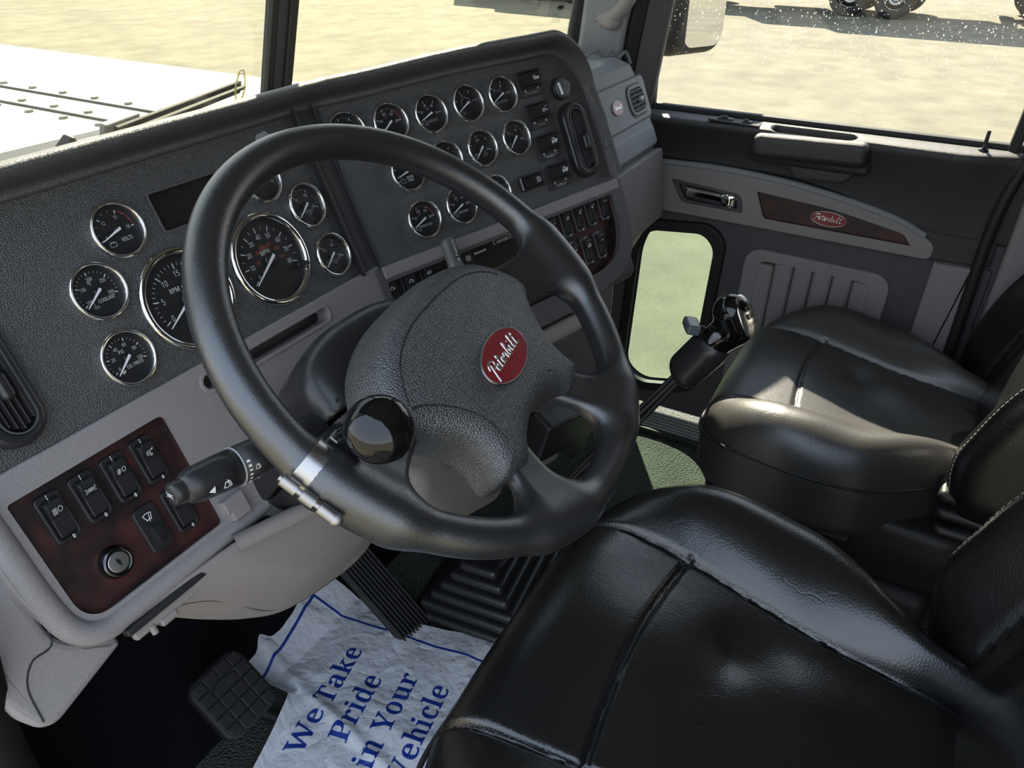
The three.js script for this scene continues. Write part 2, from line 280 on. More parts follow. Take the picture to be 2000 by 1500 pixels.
{
  const p = struct('trim_1');      // driver's door opening
  part(p, 'door_seal', tube([V(-0.372, 0.78, -0.19), V(-0.374, 0.66, -0.222), V(-0.376, 0.56, -0.252), V(-0.376, 0.45, -0.268), V(-0.374, 0.3, -0.262), V(-0.37, 0.05, -0.22)], 0.016, 50, 10), M.jamb);
  part(p, 'jamb', boxUV(at(BX(0.03, 0.74, 0.3, 0.006), -0.385, 0.33, -0.42)), M.jamb);
}
struct('wall_right', boxUV(merge([at(BX(0.06, 1.75, 0.76), 1.23, 0.86, 0.92), at(BX(0.06, 0.36, 0.9), 1.23, 1.57, 0.15), at(BX(0.06, 0.85, 0.34), 1.25, 0.4, -0.47)])), M.trim);  // upper band, out of view, set low to keep sun off the driver seat
struct('trim_2', boxUV(at(BX(1.52, 0.42, 0.04, 0.01), 0.43, 1.53, -0.385, 0, 0.3)), M.trimDark);                             // unseen windshield header, extended down to keep sun off the wheel

// windshield: two flat panes meeting at the centre post
const postLean = V(0, 0.955, 0.297).normalize(), W0 = V(0.44, 0.90, -0.640), WR = V(1.17, 0.9, -0.415), WL = V(-0.32, 0.9, -0.415);
function pane(a, b, up, len, t) { const n = b.clone().sub(a).cross(up).normalize(); return sheet((s, v) => a.clone().lerp(b, s).addScaledVector(up, v * len).addScaledVector(n, t / 2), 1, 1, 0); }
for (const [name, a, b] of [['window_1', WL, W0], ['window_2', W0, WR]]) {
  const w = struct(name); part(w, 'pane', pane(a, b, postLean, 0.78, 0), M.windshield);
  part(w, 'window_seal', tube([a.clone().addScaledVector(postLean, 0.005), b.clone().addScaledVector(postLean, 0.005)], 0.012, 2, 8), M.rubber);
  if (name === 'window_2') {
    const x = b.clone().sub(a).normalize(), F = frame(a, x, postLean, x.clone().cross(postLean).negate().normalize().negate());
    const mk = part(w, 'glass_marking', new THREE.PlaneGeometry(0.05, 0.05), printMat(0.05, 0.05, (g) => { g.strokeStyle = g.fillStyle = '#222'; g.lineWidth = 0.001; g.beginPath(); g.ellipse(0.004, 0.016, 0.012, 0.007, 0, 0, 7); g.stroke(); g.beginPath(); g.ellipse(0.004, 0.016, 0.009, 0.004, 0, 0, 7); g.fill(); for (let i = 0; i < 6; i++) { g.globalAlpha = 0.5; g.fillRect(-0.014, 0.003 - i * 0.0035, 0.018 + 0.012 * hash(i, 3, 1), 0.001); } }), on(F, 0.66, 0.1, 0.002));
    part(w, 'yellow_sticker', new THREE.PlaneGeometry(0.03, 0.022), printMat(0.03, 0.022, (g) => { g.fillStyle = '#c9c870'; g.fillRect(-1, -1, 2, 2); txt(g, 'A 11', 0, 0, 0.007, '#5d6a20', 'sans-serif', 'bold'); }), on(F, 0.71, 0.17, 0.003));
  }
}
{
  const p = struct('trim_3'); const x = V(1, 0, 0), z = x.clone().cross(postLean).normalize(), F = frame(W0.clone().add(V(0, 0, 0.01)), x, postLean, z);   // centre post
  part(p, 'post', at(BX(0.03, 0.82, 0.03, 0.004), 0, 0.4, 0), M.trimDark, F);
  part(p, 'seal_strip', at(BX(0.011, 0.82, 0.014, 0.004), -0.019, 0.4, 0.006), M.rubber, F);
  part(p, 'seal_strip', at(BX(0.02, 0.82, 0.014, 0.004), 0.022, 0.4, 0.006), M.rubber, F);
  part(p, 'seam_strip', at(BX(0.0025, 0.82, 0.006, 0.001), 0.006, 0.4, 0.015), M.rubber, F);
}
// right-hand pillar between windshield and door window
{
  const p = struct('trim_4'); const up = V(0.0, 0.965, 0.262).normalize();
  const run = (a, b, y0, len, th, m, name, lift = 0) => { const A = V(a[0], y0, a[1]), B = V(b[0], y0, b[1]), x = B.clone().sub(A), w = x.length(); x.normalize(); const z = x.clone().cross(up).normalize(), F = frame(A, x, up, z); return part(p, name, boxUV(at(BX(w, len, th, Math.min(0.012, th / 2.2)), w / 2, len / 2, lift)), m, F); };
  run([1.125, -0.425], [1.145, -0.395], 0.88, 0.8, 0.03, M.rubber, 'windshield_seal', -0.01);
  run([1.14, -0.40], [1.165, -0.305], 0.88, 0.8, 0.03, M.blue, 'pillar_cover');
  run([1.165, -0.31], [1.185, -0.275], 0.86, 0.8, 0.03, M.rubber, 'pillar_seal', -0.012);
  run([1.187, -0.29], [1.20, -0.235], 0.8, 0.85, 0.04, M.trimDark, 'door_frame_post', -0.02);
}
{
  const h = base('grab_handle', 'grey moulded grab handle bolted to the windshield pillar', 'handle');
  part(h, 'grip', boxUV(tube([V(1.13, 0.985, -0.338), V(1.125, 0.992, -0.318), V(1.118, 1.01, -0.29), V(1.118, 1.06, -0.262), V(1.118, 1.2, -0.22), V(1.125, 1.3, -0.2)], 0.0155, 60, 14)), M.trim);
  part(h, 'mounting_foot', nets((x, y, z) => sdCap(x, y, z, [1.143, 0.992, -0.352], [1.125, 0.985, -0.312], 0.02, 0.019), [1.1, 0.95, -0.39], [1.18, 1.03, -0.28], 0.003), M.trim);
  part(h, 'bolt', at(cyl(0.007, 0.007, 0.008, 6), 1.123, 0.988, -0.345, Math.PI / 2), M.black);
}

// ------------------------------------------------------------------ dashboard
const dash = base('dashboard', 'black leather-grained truck dashboard with padded brow and grey lower trim', 'dashboard');
const onL = (g, n = 0) => g.applyMatrix4(on(FL, 0, 0, n)), onR = (g, n = 0) => g.applyMatrix4(on(FR, 0, 0, n));
// leather panels
{
  const s = poly([[-0.46, -0.069], [0.185, -0.069], [0.185, 0.158], [-0.46, 0.15]], 0.003);
  part(dash, 'instrument_panel', onL(ext(s, 0.012, 0.001, [rrect(0.098, 0.043, 0.004, -0.0625, 0.0925, THREE.Path)]), -0.012), M.panel);
  part(dash, 'display_screen', onL(ext(rrect(0.1, 0.045, 0.003, -0.0625, 0.0925), 0.002), -0.008), std([0.012, 0.011, 0.011], 0.35));
  const c = []; for (const [a, b] of [[-0.1115, 0.071], [-0.0135, 0.071], [-0.0135, 0.114], [-0.1115, 0.114]]) c.push([a, b]);
  const ring = rrect(0.101, 0.046, 0.005, -0.0625, 0.0925); part(dash, 'display_frame', onL(ext(ring, 0.003, 0.001, [rrect(0.0955, 0.0405, 0.003, -0.0625, 0.0925, THREE.Path)]), -0.0015), M.trimDark);
  const r = poly([[-0.168, -0.185, 0.002], [0.335, -0.185, 0.01], [0.335, -0.03, 0.05], [0.3, 0.035, 0.05], [0.245, 0.045, 0.03], [-0.168, 0.05, 0.002]], 0.004);
  part(dash, 'switch_panel', onR(ext(r, 0.012, 0.001), -0.012), M.panel);
  part(dash, 'sticker_residue', onL(ext(poly([[0.058, 0.122], [0.06, 0.139, 0.006], [0.078, 0.142, 0.004], [0.083, 0.136], [0.1, 0.134], [0.09, 0.122]], 0.002), 0.0006), 0), M.greyPlastic);
  // ridge between the two faces
  const a = P(FL, 0.158, -0.07, 0), b = P(FL, 0.152, 0.155, 0), x2 = 0.028;
  part(dash, 'divider_ridge', onL(merge([at(BX(0.007, 0.23, 0.012, 0.003), 0.131, 0.042, 0.003, 0.0), at(BX(0.03, 0.23, 0.006, 0.002), 0.149, 0.042, 0.0005, 0.0), at(BX(0.003, 0.23, 0.012, 0.001), 0.164, 0.042, 0.002, 0)])), M.panel);
}
// padded brow along the top and round the right-hand corner
{
  const st = [], prof = (top, tail) => {
    const k = lerp(0.62, 1, top), h = lerp(0.42, 1, top), q = [[0, -0.004], [0.0005, 0.003], [0.003, 0.006], [lerp(0.005, 0.007, top), 0.006], [lerp(0.0068, 0.009, top), lerp(0.008, 0.01, top)], [lerp(0.0075, 0.0115, top), lerp(0.01, 0.016, top)], [lerp(0.0078, 0.0125, top), 0.03 * h + 0.002 * top], [lerp(0.0082, 0.0155, top), 0.041 * h], [lerp(0.0088, 0.0195, top), 0.0465 * h], [lerp(0.0096, 0.0235, top), 0.0475 * h], [lerp(0.0105, 0.0272, top), 0.0445 * h], [lerp(0.0112, 0.0298, top), 0.037 * h], [lerp(0.0118, 0.0315, top), 0.027 * h], [lerp(0.0122, 0.0325, top), 0.015 * h], [lerp(0.0125, 0.0332, top), 0.003], [lerp(0.013, 0.034, top), -0.012]];
    q.push([lerp(0.014, 0.036, tail), -0.05], [lerp(0.015, 0.04, tail), -0.12], [lerp(0.016, 0.042, tail), -0.2]); return q;
  };
  const add = (F, u, v, ou, ov, n, top, tail) => st.push({ p: P(F, u, v), o: V(ou, ov, 0).transformDirection(F), n, prof: prof(top, tail) });
  for (const u of [-0.47, -0.4, -0.32, -0.24, -0.16, -0.08, 0, 0.06, 0.1]) add(FL, u, 0.1425 + 0.0075 * smoothstep(u, -0.5, 0.3), -0.012, 1, NL, 1, 1);
  const mid = NL.clone().lerp(NR, 0.5).normalize(); for (const [u, w] of [[0.135, 0.25], [0.15, 0.4], [0.165, 0.55], [0.18, 0.7]]) add(FL, u, 0.1495, 0, 1, NL.clone().lerp(NR, w).normalize(), 1, 1);
  for (const u of [-0.11, -0.08, -0.04, 0, 0.05, 0.1, 0.15, 0.19]) add(FR, u, 0.0405 + 0.004 * smoothstep(u, -0.2, 0.05) - 0.0025 * smoothstep(u, 0.08, 0.22), 0.012, 1, NR, 1, 1);
  const C = [0.243, -0.032], R = 0.074;
  for (let i = 0; i <= 12; i++) { const a = lerp(86, 8, i / 12) * Math.PI / 180, t = 1 - i / 12; add(FR, C[0] + R * Math.cos(a) + 0.003 * (1 - t), C[1] + R * Math.sin(a), Math.cos(a), Math.sin(a), NR, t, smoothstep(t, 0.15, 0.8)); }
  for (const [u, v] of [[0.3225, -0.06], [0.325, -0.1], [0.327, -0.14], [0.3275, -0.176]]) add(FR, u, v, 1, 0.04, NR, 0, 0);
  const g = sweep(st, 19); const p = g.attributes.position, uv = g.attributes.uv; for (let i = 0; i < p.count; i++) uv.setXY(i, p.getX(i) + p.getZ(i) * 0.3, p.getZ(i) + p.getY(i));
  part(dash, 'padded_brow', g, M.brow);
}
// grey trim under the left face: frame round the wood inlay, slot, outer roll
{
  const out = poly([[-0.413, 0.02], [-0.398, -0.0685], [0.172, -0.0685, 0.004], [0.172, -0.30, 0.01], [-0.15, -0.30], [-0.16, -0.256, 0.02], [-0.385, -0.256, 0.05], [-0.416, -0.19, 0.04]], 0.006);
  const wood = poly([[-0.386, -0.0925, 0.007], [-0.213, -0.0925, 0.014], [-0.213, -0.234, 0.006], [-0.384, -0.234, 0.034]], 0.006, THREE.Path);
  const slot = rrect(0.204, 0.016, 0.008, -0.057, -0.0905, THREE.Path);
  part(dash, 'lower_trim', boxUV(onL(ext(out, 0.026, 0.0025, [wood, slot], 14), -0.022)), M.trim);
  part(dash, 'trim_roll', boxUV(tube([[-0.404, 0.02, -0.002], [-0.402, -0.05, 0], [-0.4015, -0.12, 0], [-0.4, -0.19, 0], [-0.393, -0.226, 0], [-0.373, -0.2445, 0], [-0.34, -0.2465, -0.001], [-0.28, -0.2465, -0.001], [-0.2, -0.2465, -0.002], [-0.16, -0.2465, -0.004]].map((q) => P(FL, ...q)), 0.012, 80, 14)), M.trim);
  part(dash, 'wood_inlay', onL(ext(poly([[-0.388, -0.091, 0.004], [-0.211, -0.091, 0.012], [-0.211, -0.236, 0.002], [-0.386, -0.236, 0.034]], 0.004), 0.006), -0.012), M.wood);
  part(dash, 'slot_recess', onL(ext(rrect(0.21, 0.02, 0.009, -0.057, -0.0905), 0.004), -0.021), M.satin);
  const lip = rrect(0.214, 0.026, 0.013, -0.057, -0.0905); part(dash, 'slot_lip', boxUV(onL(ext(lip, 0.004, 0.0016, [rrect(0.204, 0.016, 0.008, -0.057, -0.0905, THREE.Path)], 16), 0.0025)), M.trim);
  part(dash, 'trim_bracket', boxUV(onL(ext(poly([[-0.2125, -0.21], [-0.184, -0.21], [-0.184, -0.237], [-0.2085, -0.237], [-0.2085, -0.226], [-0.2125, -0.226]], 0.002), 0.014, 0.002), 0.0)), M.trim);
  part(dash, 'rubber_strip', onL(at(BX(0.15, 0.008, 0.012, 0.002), -0.285, -0.2605, 0.006)), M.rubber);
  part(dash, 'fuse_cover_latch', boxUV(onL(merge([at(BX(0.085, 0.012, 0.01, 0.003), -0.312, -0.269, 0.003), at(BX(0.02, 0.009, 0.012, 0.003), -0.318, -0.276, 0.004), at(cyl(0.0035, 0.0035, 0.01, 16), -0.336, -0.2755, 0.006)]))), M.knee);
  part(dash, 'end_cap', boxUV(onL(ext(poly([[-0.47, 0.05], [-0.408, 0.04], [-0.408, -0.15], [-0.405, -0.235, 0.02], [-0.36, -0.262, 0.01], [-0.36, -0.275], [-0.45, -0.3, 0.02], [-0.466, -0.26, 0.02]], 0.004), 0.2, 0.008), -0.214)), M.trim);
  part(dash, 'end_cap_seam', tube([[-0.4085, -0.05], [-0.4085, -0.15], [-0.407, -0.225], [-0.43, -0.232], [-0.444, -0.25], [-0.449, -0.285]].map((q) => P(FL, q[0], q[1], -0.0135)), 0.0009, 60, 6), M.rubber);
}
// knee panel hanging under the lip, beside the column
{
  const top = new THREE.CatmullRomCurve3([V(-0.262, 0.592, -0.212), V(-0.19, 0.592, -0.208), V(-0.1, 0.592, -0.197), V(0.0, 0.583, -0.172), V(0.07, 0.572, -0.16), V(0.1, 0.55, -0.165)]);
  const low = new THREE.CatmullRomCurve3([V(-0.238, 0.58, -0.214), V(-0.208, 0.548, -0.22), V(-0.168, 0.5, -0.228), V(-0.115, 0.446, -0.232), V(-0.058, 0.404, -0.232), V(0.016, 0.392, -0.222), V(0.068, 0.41, -0.205), V(0.1, 0.455, -0.19)]);
  const at_ = (s, t) => {
    const A = top.getPoint(s), k = clamp(t / 0.72, 0, 1), B = low.getPoint(s), p = A.lerp(B, Math.sin(k * Math.PI / 2) * 0.35 + k * 0.65);
    p.z += 0.035 * Math.sin(k * Math.PI * 0.92) * Math.min(1, A.distanceTo(B) / 0.1) * Math.sin(Math.PI * clamp(s * 0.9 + 0.08, 0, 1));
    if (t > 0.72) { const q = (t - 0.72) / 0.28; p.z -= 0.16 * q; p.y -= 0.012 * Math.sin(q * Math.PI); }
    return p;
  };
  part(dash, 'knee_panel', boxUV(sheet(at_, 60, 40, 0.005)), M.knee);
  part(dash, 'knee_panel_lip', boxUV(tube([V(-0.13, 0.59, -0.2), V(-0.03, 0.584, -0.172), V(0.05, 0.572, -0.16), V(0.092, 0.552, -0.162), V(0.1, 0.5, -0.172)], 0.011, 40, 12)), M.knee);
  const line = [[0.02, 0.7], [0.09, 0.45], [0.17, 0.33], [0.27, 0.4], [0.38, 0.55], [0.5, 0.665], [0.62, 0.7], [0.76, 0.71]].map(([s, t]) => at_(s, t).add(V(0, -0.001, 0.0045)));
  part(dash, 'knee_panel_seam', tube(line, 0.0011, 70, 6), M.trimDark);
}
// lower middle: black switch field, wood inlay and the grey frame sweeping round the right-hand end
{
  const rim = poly([[-0.178, -0.1805, 0.006], [0.345, -0.1805, 0.006], [0.3435, -0.255, 0.03], [0.332, -0.31, 0.03], [0.29, -0.342, 0.04], [0.19, -0.364, 0.03], [-0.178, -0.364, 0.006]], 0.01);
  const hole = poly([[-0.168, -0.1995, 0.01], [0.316, -0.1995, 0.01], [0.3155, -0.262, 0.03], [0.298, -0.302, 0.03], [0.258, -0.322, 0.03], [0.18, -0.327, 0.03], [-0.168, -0.327, 0.01]], 0.01, THREE.Path);
  part(dash, 'centre_frame', boxUV(onR(ext(rim, 0.03, 0.004, [hole], 14), -0.024)), M.trimDark);
  part(dash, 'centre_strip', boxUV(onR(at(BX(0.5, 0.019, 0.01, 0.004), 0.085, -0.19, 0.003))), M.trim);
  part(dash, 'wood_field', onR(ext(poly([[0.1, -0.197], [0.322, -0.197], [0.322, -0.33], [0.1, -0.33]], 0.002), 0.004), -0.012), M.wood);
  part(dash, 'switch_field', onR(ext(poly([[-0.17, -0.197], [0.1, -0.197], [0.1, -0.33], [-0.17, -0.33]], 0.002), 0.004), -0.012), M.black);
  part(dash, 'centre_lower_lip', boxUV(onR(at(BX(0.34, 0.03, 0.05, 0.012), 0.0, -0.384, -0.02))), M.knee);
}
// the dash body behind its faces
{
  const s = new THREE.Shape(); [[-0.43, 0.945], [-0.245, 0.595], [-0.27, 0.55], [-0.63, 0.6], [-0.63, 0.93]].forEach(([z, y], i) => (i ? s.lineTo(-z, y) : s.moveTo(-z, y)));
  part(dash, 'dash_body', boxUV(new THREE.ExtrudeGeometry(s, { depth: 0.62, bevelEnabled: false }).rotateY(Math.PI / 2).translate(-0.35, 0, 0)), M.black);
  part(dash, 'dash_body_centre', boxUV(onR(at(BX(0.53, 0.4, 0.2, 0.02), 0.095, -0.165, -0.125))), M.trimDark);
  part(dash, 'dash_top', boxUV(at(BX(1.5, 0.02, 0.2, 0.006), 0.42, 0.9, -0.56)), M.brow);
}

// ------------------------------------------------------------------ gauges
const rad = (d) => d * Math.PI / 180;
function dialFace(R, o) {
  return printTex(2 * R, 2 * R, (g) => {
    g.fillStyle = '#17181a'; g.fillRect(-R, -R, 2 * R, 2 * R);
    const [a0, a1, major, minor] = o.scale, N = major * minor;
    for (let i = 0; i <= N; i++) {
      const big = i % minor === 0, a = rad(lerp(a0, a1, i / N)), r1 = R * 0.81, r0 = R * (big ? 0.68 : 0.74);
      g.strokeStyle = '#d8d8d8'; g.lineWidth = R * (big ? 0.04 : 0.018); if (o.fine) g.lineWidth *= 0.6;
      g.beginPath(); g.moveTo(Math.cos(a) * r0, Math.sin(a) * r0); g.lineTo(Math.cos(a) * r1, Math.sin(a) * r1); g.stroke();
      if (big && o.labels[i / minor]) txt(g, o.labels[i / minor], Math.cos(a) * R * (o.lr ?? 0.53), Math.sin(a) * R * (o.lr ?? 0.53), R * (o.ls ?? 0.14), '#cfcfcf', 'sans-serif', '', 0, 0.8);
    }
    if (o.red) { g.strokeStyle = '#b8323a'; g.lineWidth = R * 0.028; g.beginPath(); g.arc(0, 0, R * 0.79, rad(o.red[1]), rad(o.red[0])); g.stroke(); }
    for (const [s, x, y, size, c] of o.text) txt(g, s, x * R, y * R, size * R, c ?? '#dcdcdc', 'sans-serif', '', 0, 0.85);
    if (o.draw) o.draw(g, R);
  }, o.px ?? 256);
}
const gear = (g, R, x, y, s) => { g.save(); g.translate(x * R, y * R); g.scale(s * R, s * R); g.strokeStyle = '#d0d0d0'; g.lineWidth = 0.14; g.beginPath(); g.rect(-0.8, -0.5, 1.6, 1); g.moveTo(-0.4, 0.5); g.lineTo(-0.4, 0.8); g.moveTo(0.4, 0.5); g.lineTo(0.4, 0.8); g.moveTo(-0.5, 0); g.lineTo(-0.2, 0); g.moveTo(0.2, 0); g.lineTo(0.5, 0); g.stroke(); g.restore(); };
function gauge(F, u, v, R, label, o, needle) {
  const t = base('gauge', label, 'gauge', undefined, on(F, u, v, 0)), k = R / 0.0287, d = 0.85 * R;
  part(t, 'bezel', lathe([[R * 0.97, -0.002], [R, 0.001], [R * 1.005, 0.004], [R * 0.99, 0.0066], [R * 0.955, 0.0082], [R * 0.91, 0.0084], [R * 0.875, 0.0072], [R * 0.855, 0.005], [R * 0.85, 0.0016]], 64), M.chrome);
  part(t, 'dial', new THREE.CircleGeometry(R * 0.88, 48).translate(0, 0, 0.0012), new THREE.MeshStandardMaterial({ map: dialFace(R * 0.88, o), roughness: 0.55 }));
  const hub = part(t, 'hub', lathe([[0.0001, 0.0042], [R * 0.09, 0.0042], [R * 0.125, 0.0036], [R * 0.14, 0.0022], [R * 0.14, 0.0012]], 32), M.black);
  const s = new THREE.Shape(), w = 0.0011 * Math.sqrt(k), L = R * 0.73, B = R * 0.12; s.moveTo(-B, -w * 1.25); s.lineTo(L, -w * 0.3); s.lineTo(L, w * 0.3); s.lineTo(-B, w * 1.25); s.closePath();
  part(t, 'needle', ext(s, 0.0009, 0.0002), M.needle, T(0, 0, 0.0045, rad(needle)));
  if (o.lcd) part(t, 'display', at(BX(R * 0.62, R * 0.31, 0.0006, 0.0002), 0.02 * R, -0.5 * R, 0.0015), std([0.009, 0.01, 0.0095], 0.4));
  if (o.knob) part(t, 'reset_knob', merge([rod(0.003, 0.0042, 0.012, 20).translate(R * 0.72, -R * 0.38, 0.008), rod(0.0055, 0.0065, 0.003, 20).translate(R * 0.72, -R * 0.38, 0.0028)]), M.satin);
  part(t, 'lens', new THREE.CircleGeometry(R * 0.87, 48).translate(0, 0, 0.0064), M.lens);
  return t;
}
{
  const S = 0.0295, big = 0.0574;
  const deg = '\u00b0F';
  gauge(FL, -0.162, 0.09, S, 'round VOLTS gauge with red arc, top of the driver\u2019s outer three', { scale: [198, 0, 3, 3], labels: ['9', '12', '15', '18'], red: [62, 4], text: [['VOLTS', 0.27, -0.4, 0.15]], draw: (g, R) => { g.strokeStyle = '#ccc'; g.lineWidth = R * 0.02; g.strokeRect(-R * 0.52, -R * 0.55, R * 0.26, R * 0.16); g.strokeRect(-R * 0.47, -R * 0.39, R * 0.05, R * 0.03); g.strokeRect(-R * 0.36, -R * 0.39, R * 0.05, R * 0.03); } }, 198);
  gauge(FL, -0.212, 0.042, S, 'round COOLANT temperature gauge reading 100 to 300', { scale: [210, -20, 4, 5], labels: ['100', '150', '200', '250', '300'], text: [[deg, -0.12, 0.36, 0.13], ['COOLANT', 0.22, -0.36, 0.14]], draw: (g, R) => { g.strokeStyle = '#ccc'; g.lineWidth = R * 0.018; g.beginPath(); g.moveTo(-R * 0.42, -R * 0.5); g.lineTo(-R * 0.2, -R * 0.5); g.moveTo(-R * 0.4, -R * 0.56); g.lineTo(-R * 0.18, -R * 0.56); g.moveTo(-R * 0.33, -R * 0.48); g.lineTo(-R * 0.33, -R * 0.28); g.stroke(); } }, 214);
  gauge(FL, -0.219, -0.028, S, 'round OIL PRESS gauge in psi, lowest beside the air vent', { scale: [210, -20, 5, 4], labels: ['0', '20', '40', '60', '80', '100'], text: [['PSI', -0.08, 0.3, 0.14], ['OIL PRESS', 0.2, -0.34, 0.14]], draw: (g, R) => { g.fillStyle = '#ccc'; g.beginPath(); g.ellipse(-R * 0.36, -R * 0.45, R * 0.1, R * 0.05, 0.4, 0, 7); g.fill(); } }, 216);
  gauge(FL, -0.125, -0.001, big, 'large tachometer marked RPM x 100, half behind the wheel rim', { scale: [204, -30, 6, 5], fine: 1, labels: ['0', '5', '10', '15', '20', '25', '30'], lr: 0.58, ls: 0.13, lcd: 1, px: 512, text: [['RPM x 100', -0.02, 0.28, 0.11]] }, 210);
  gauge(FL, 0, 0, big, 'large speedometer marked MPH with orange km/h ring', {
    scale: [211, -22, 8, 2], fine: 1, labels: ['0', '10', '20', '30', '40', '50', '60', '70', '80'], lr: 0.58, ls: 0.12, lcd: 1, knob: 1, px: 512, text: [['MPH', -0.05, 0.2, 0.12], ['km/h', -0.05, 0.3, 0.09, '#c0532e']],
    draw: (g, R) => { ['0', '20', '40', '60', '80', '100', '120'].forEach((s, i) => { const a = rad(211 - 233 * (i * 20) / 128); txt(g, s, Math.cos(a) * R * 0.36, Math.sin(a) * R * 0.36, R * 0.075, '#c0532e'); g.strokeStyle = '#c0532e'; g.lineWidth = R * 0.01; g.beginPath(); g.moveTo(Math.cos(a) * R * 0.42, Math.sin(a) * R * 0.42); g.lineTo(Math.cos(a) * R * 0.46, Math.sin(a) * R * 0.46); g.stroke(); }); },
  }, 212);
  const air = (n) => ({ scale: [212, -20, 3, 5], labels: ['0', '50', '100', '150'], text: [['PSI', -0.22, 0.25, 0.12, '#777'], [n, 0.1, -0.32, 0.12, '#999'], ['AIR', 0.1, -0.46, 0.12, '#999']] });
  gauge(FL, 0.037, 0.09, S, 'small round gauge whose top is cut off by the wheel rim', { scale: [212, -20, 4, 4], labels: ['', '', '', '', ''], text: [] }, 214);
  gauge(FL, 0.088, 0.042, S, 'upper of the two small gauges between speedometer and divider ridge', air('PRIMARY'), 214);
  gauge(FL, 0.095, -0.028, S, 'lower of the two small gauges between speedometer and divider ridge', air('SECONDARY'), 214);
  const s = S * 0.9745, temp = (n) => ({ scale: [212, 3, 4, 5], labels: ['100', '150', '200', '250', '300'], red: [56, 6], text: [[deg, -0.1, 0.3, 0.12, '#aaa'], [n, 0.1, -0.36, 0.13]], draw: (g, R) => gear(g, R, -0.42, -0.5, 0.12) });
  gauge(FR, -0.141, 0.004, s, 'round gauge mostly hidden by wheel rim next to divider ridge', { scale: [212, 3, 4, 4], labels: ['', '', '', '', ''], text: [] }, 214);
  gauge(FR, -0.0705, 0.002, s, 'round temperature gauge with red arc, second along the top row', temp(''), 214);
  gauge(FR, 0, 0, s, 'round MANIFOLD pressure gauge in the middle of the top row', { scale: [212, 0, 4, 2], labels: ['0', '20', '40', '60', '90'], text: [['PSI', 0.0, 0.3, 0.12, '#aaa'], ['MANIFOLD', 0.1, -0.38, 0.13, '#aaa']], draw: (g, R) => gear(g, R, -0.4, -0.5, 0.12) }, 200);
  gauge(FR, 0.071, 0.001, s, 'round gauge with an inner arc and the letter F', { scale: [212, 8, 4, 2], labels: ['E', '', '12', '', 'F'], text: [], draw: (g, R) => { g.strokeStyle = '#8a8a8a'; g.lineWidth = R * 0.03; g.beginPath(); g.arc(0, 0, R * 0.36, -0.2, 3.8); g.stroke(); gear(g, R, -0.35, -0.52, 0.1); } }, 206);
  gauge(FR, 0.141, 0.001, s, 'round AIR FILTER gauge at the end of the top row', { scale: [212, 3, 3, 3], labels: ['0', '10', '20', '40'], text: [['H2O', -0.05, 0.28, 0.12, '#999'], ['AIR FILTER', 0.1, -0.4, 0.12, '#aaa']], draw: (g, R) => gear(g, R, -0.45, -0.46, 0.1) }, 204);
  gauge(FR, -0.07, -0.068, s, 'round TANK level gauge cut across the top by the wheel rim', { scale: [212, 0, 4, 2], labels: ['E', '', '', '', 'F'], text: [['MAIN', 0.1, -0.3, 0.15], ['TANK', 0.1, -0.48, 0.15]], draw: (g, R) => { g.strokeStyle = '#ccc'; g.lineWidth = R * 0.02; g.strokeRect(-R * 0.5, -R * 0.56, R * 0.24, R * 0.22); } }, 194);
  gauge(FR, 0.001, -0.068, s, 'round gauge of which only the upper rim clears the wheel', { scale: [212, 0, 4, 2], labels: ['E', '', '', '', 'F'], text: [] }, 206);
  gauge(FR, 0.071, -0.067, s, 'round gauge with white ticks just above the wheel rim', { scale: [212, -15, 4, 4], labels: ['150', '', '250', '', '350'], text: [['OIL', 0.22, -0.28, 0.13, '#999'], ['TEMP', 0.22, -0.44, 0.13, '#999']] }, 222);
  gauge(FR, 0.142, -0.067, s, 'round gauge with close ticks left of the square axle-lock switch', { scale: [212, -15, 3, 8], labels: ['0', '30', '60', '150'], text: [['PSI', -0.1, 0.28, 0.12, '#888']] }, 222);
  gauge(FR, -0.07, -0.138, s, 'round FRONT AXLE temperature gauge with red arc', temp('FRONT AXLE'), 202);
  gauge(FR, 0.0005, -0.1375, s, 'round REAR AXLE temperature gauge partly behind the wheel rim', temp('REAR AXLE'), 202);
  gauge(FR, 0.071, -0.137, s, 'round gauge showing just a sliver of rim above the wheel', { scale: [212, 0, 4, 2], labels: ['', '', '', '', ''], text: [] }, 206);
}

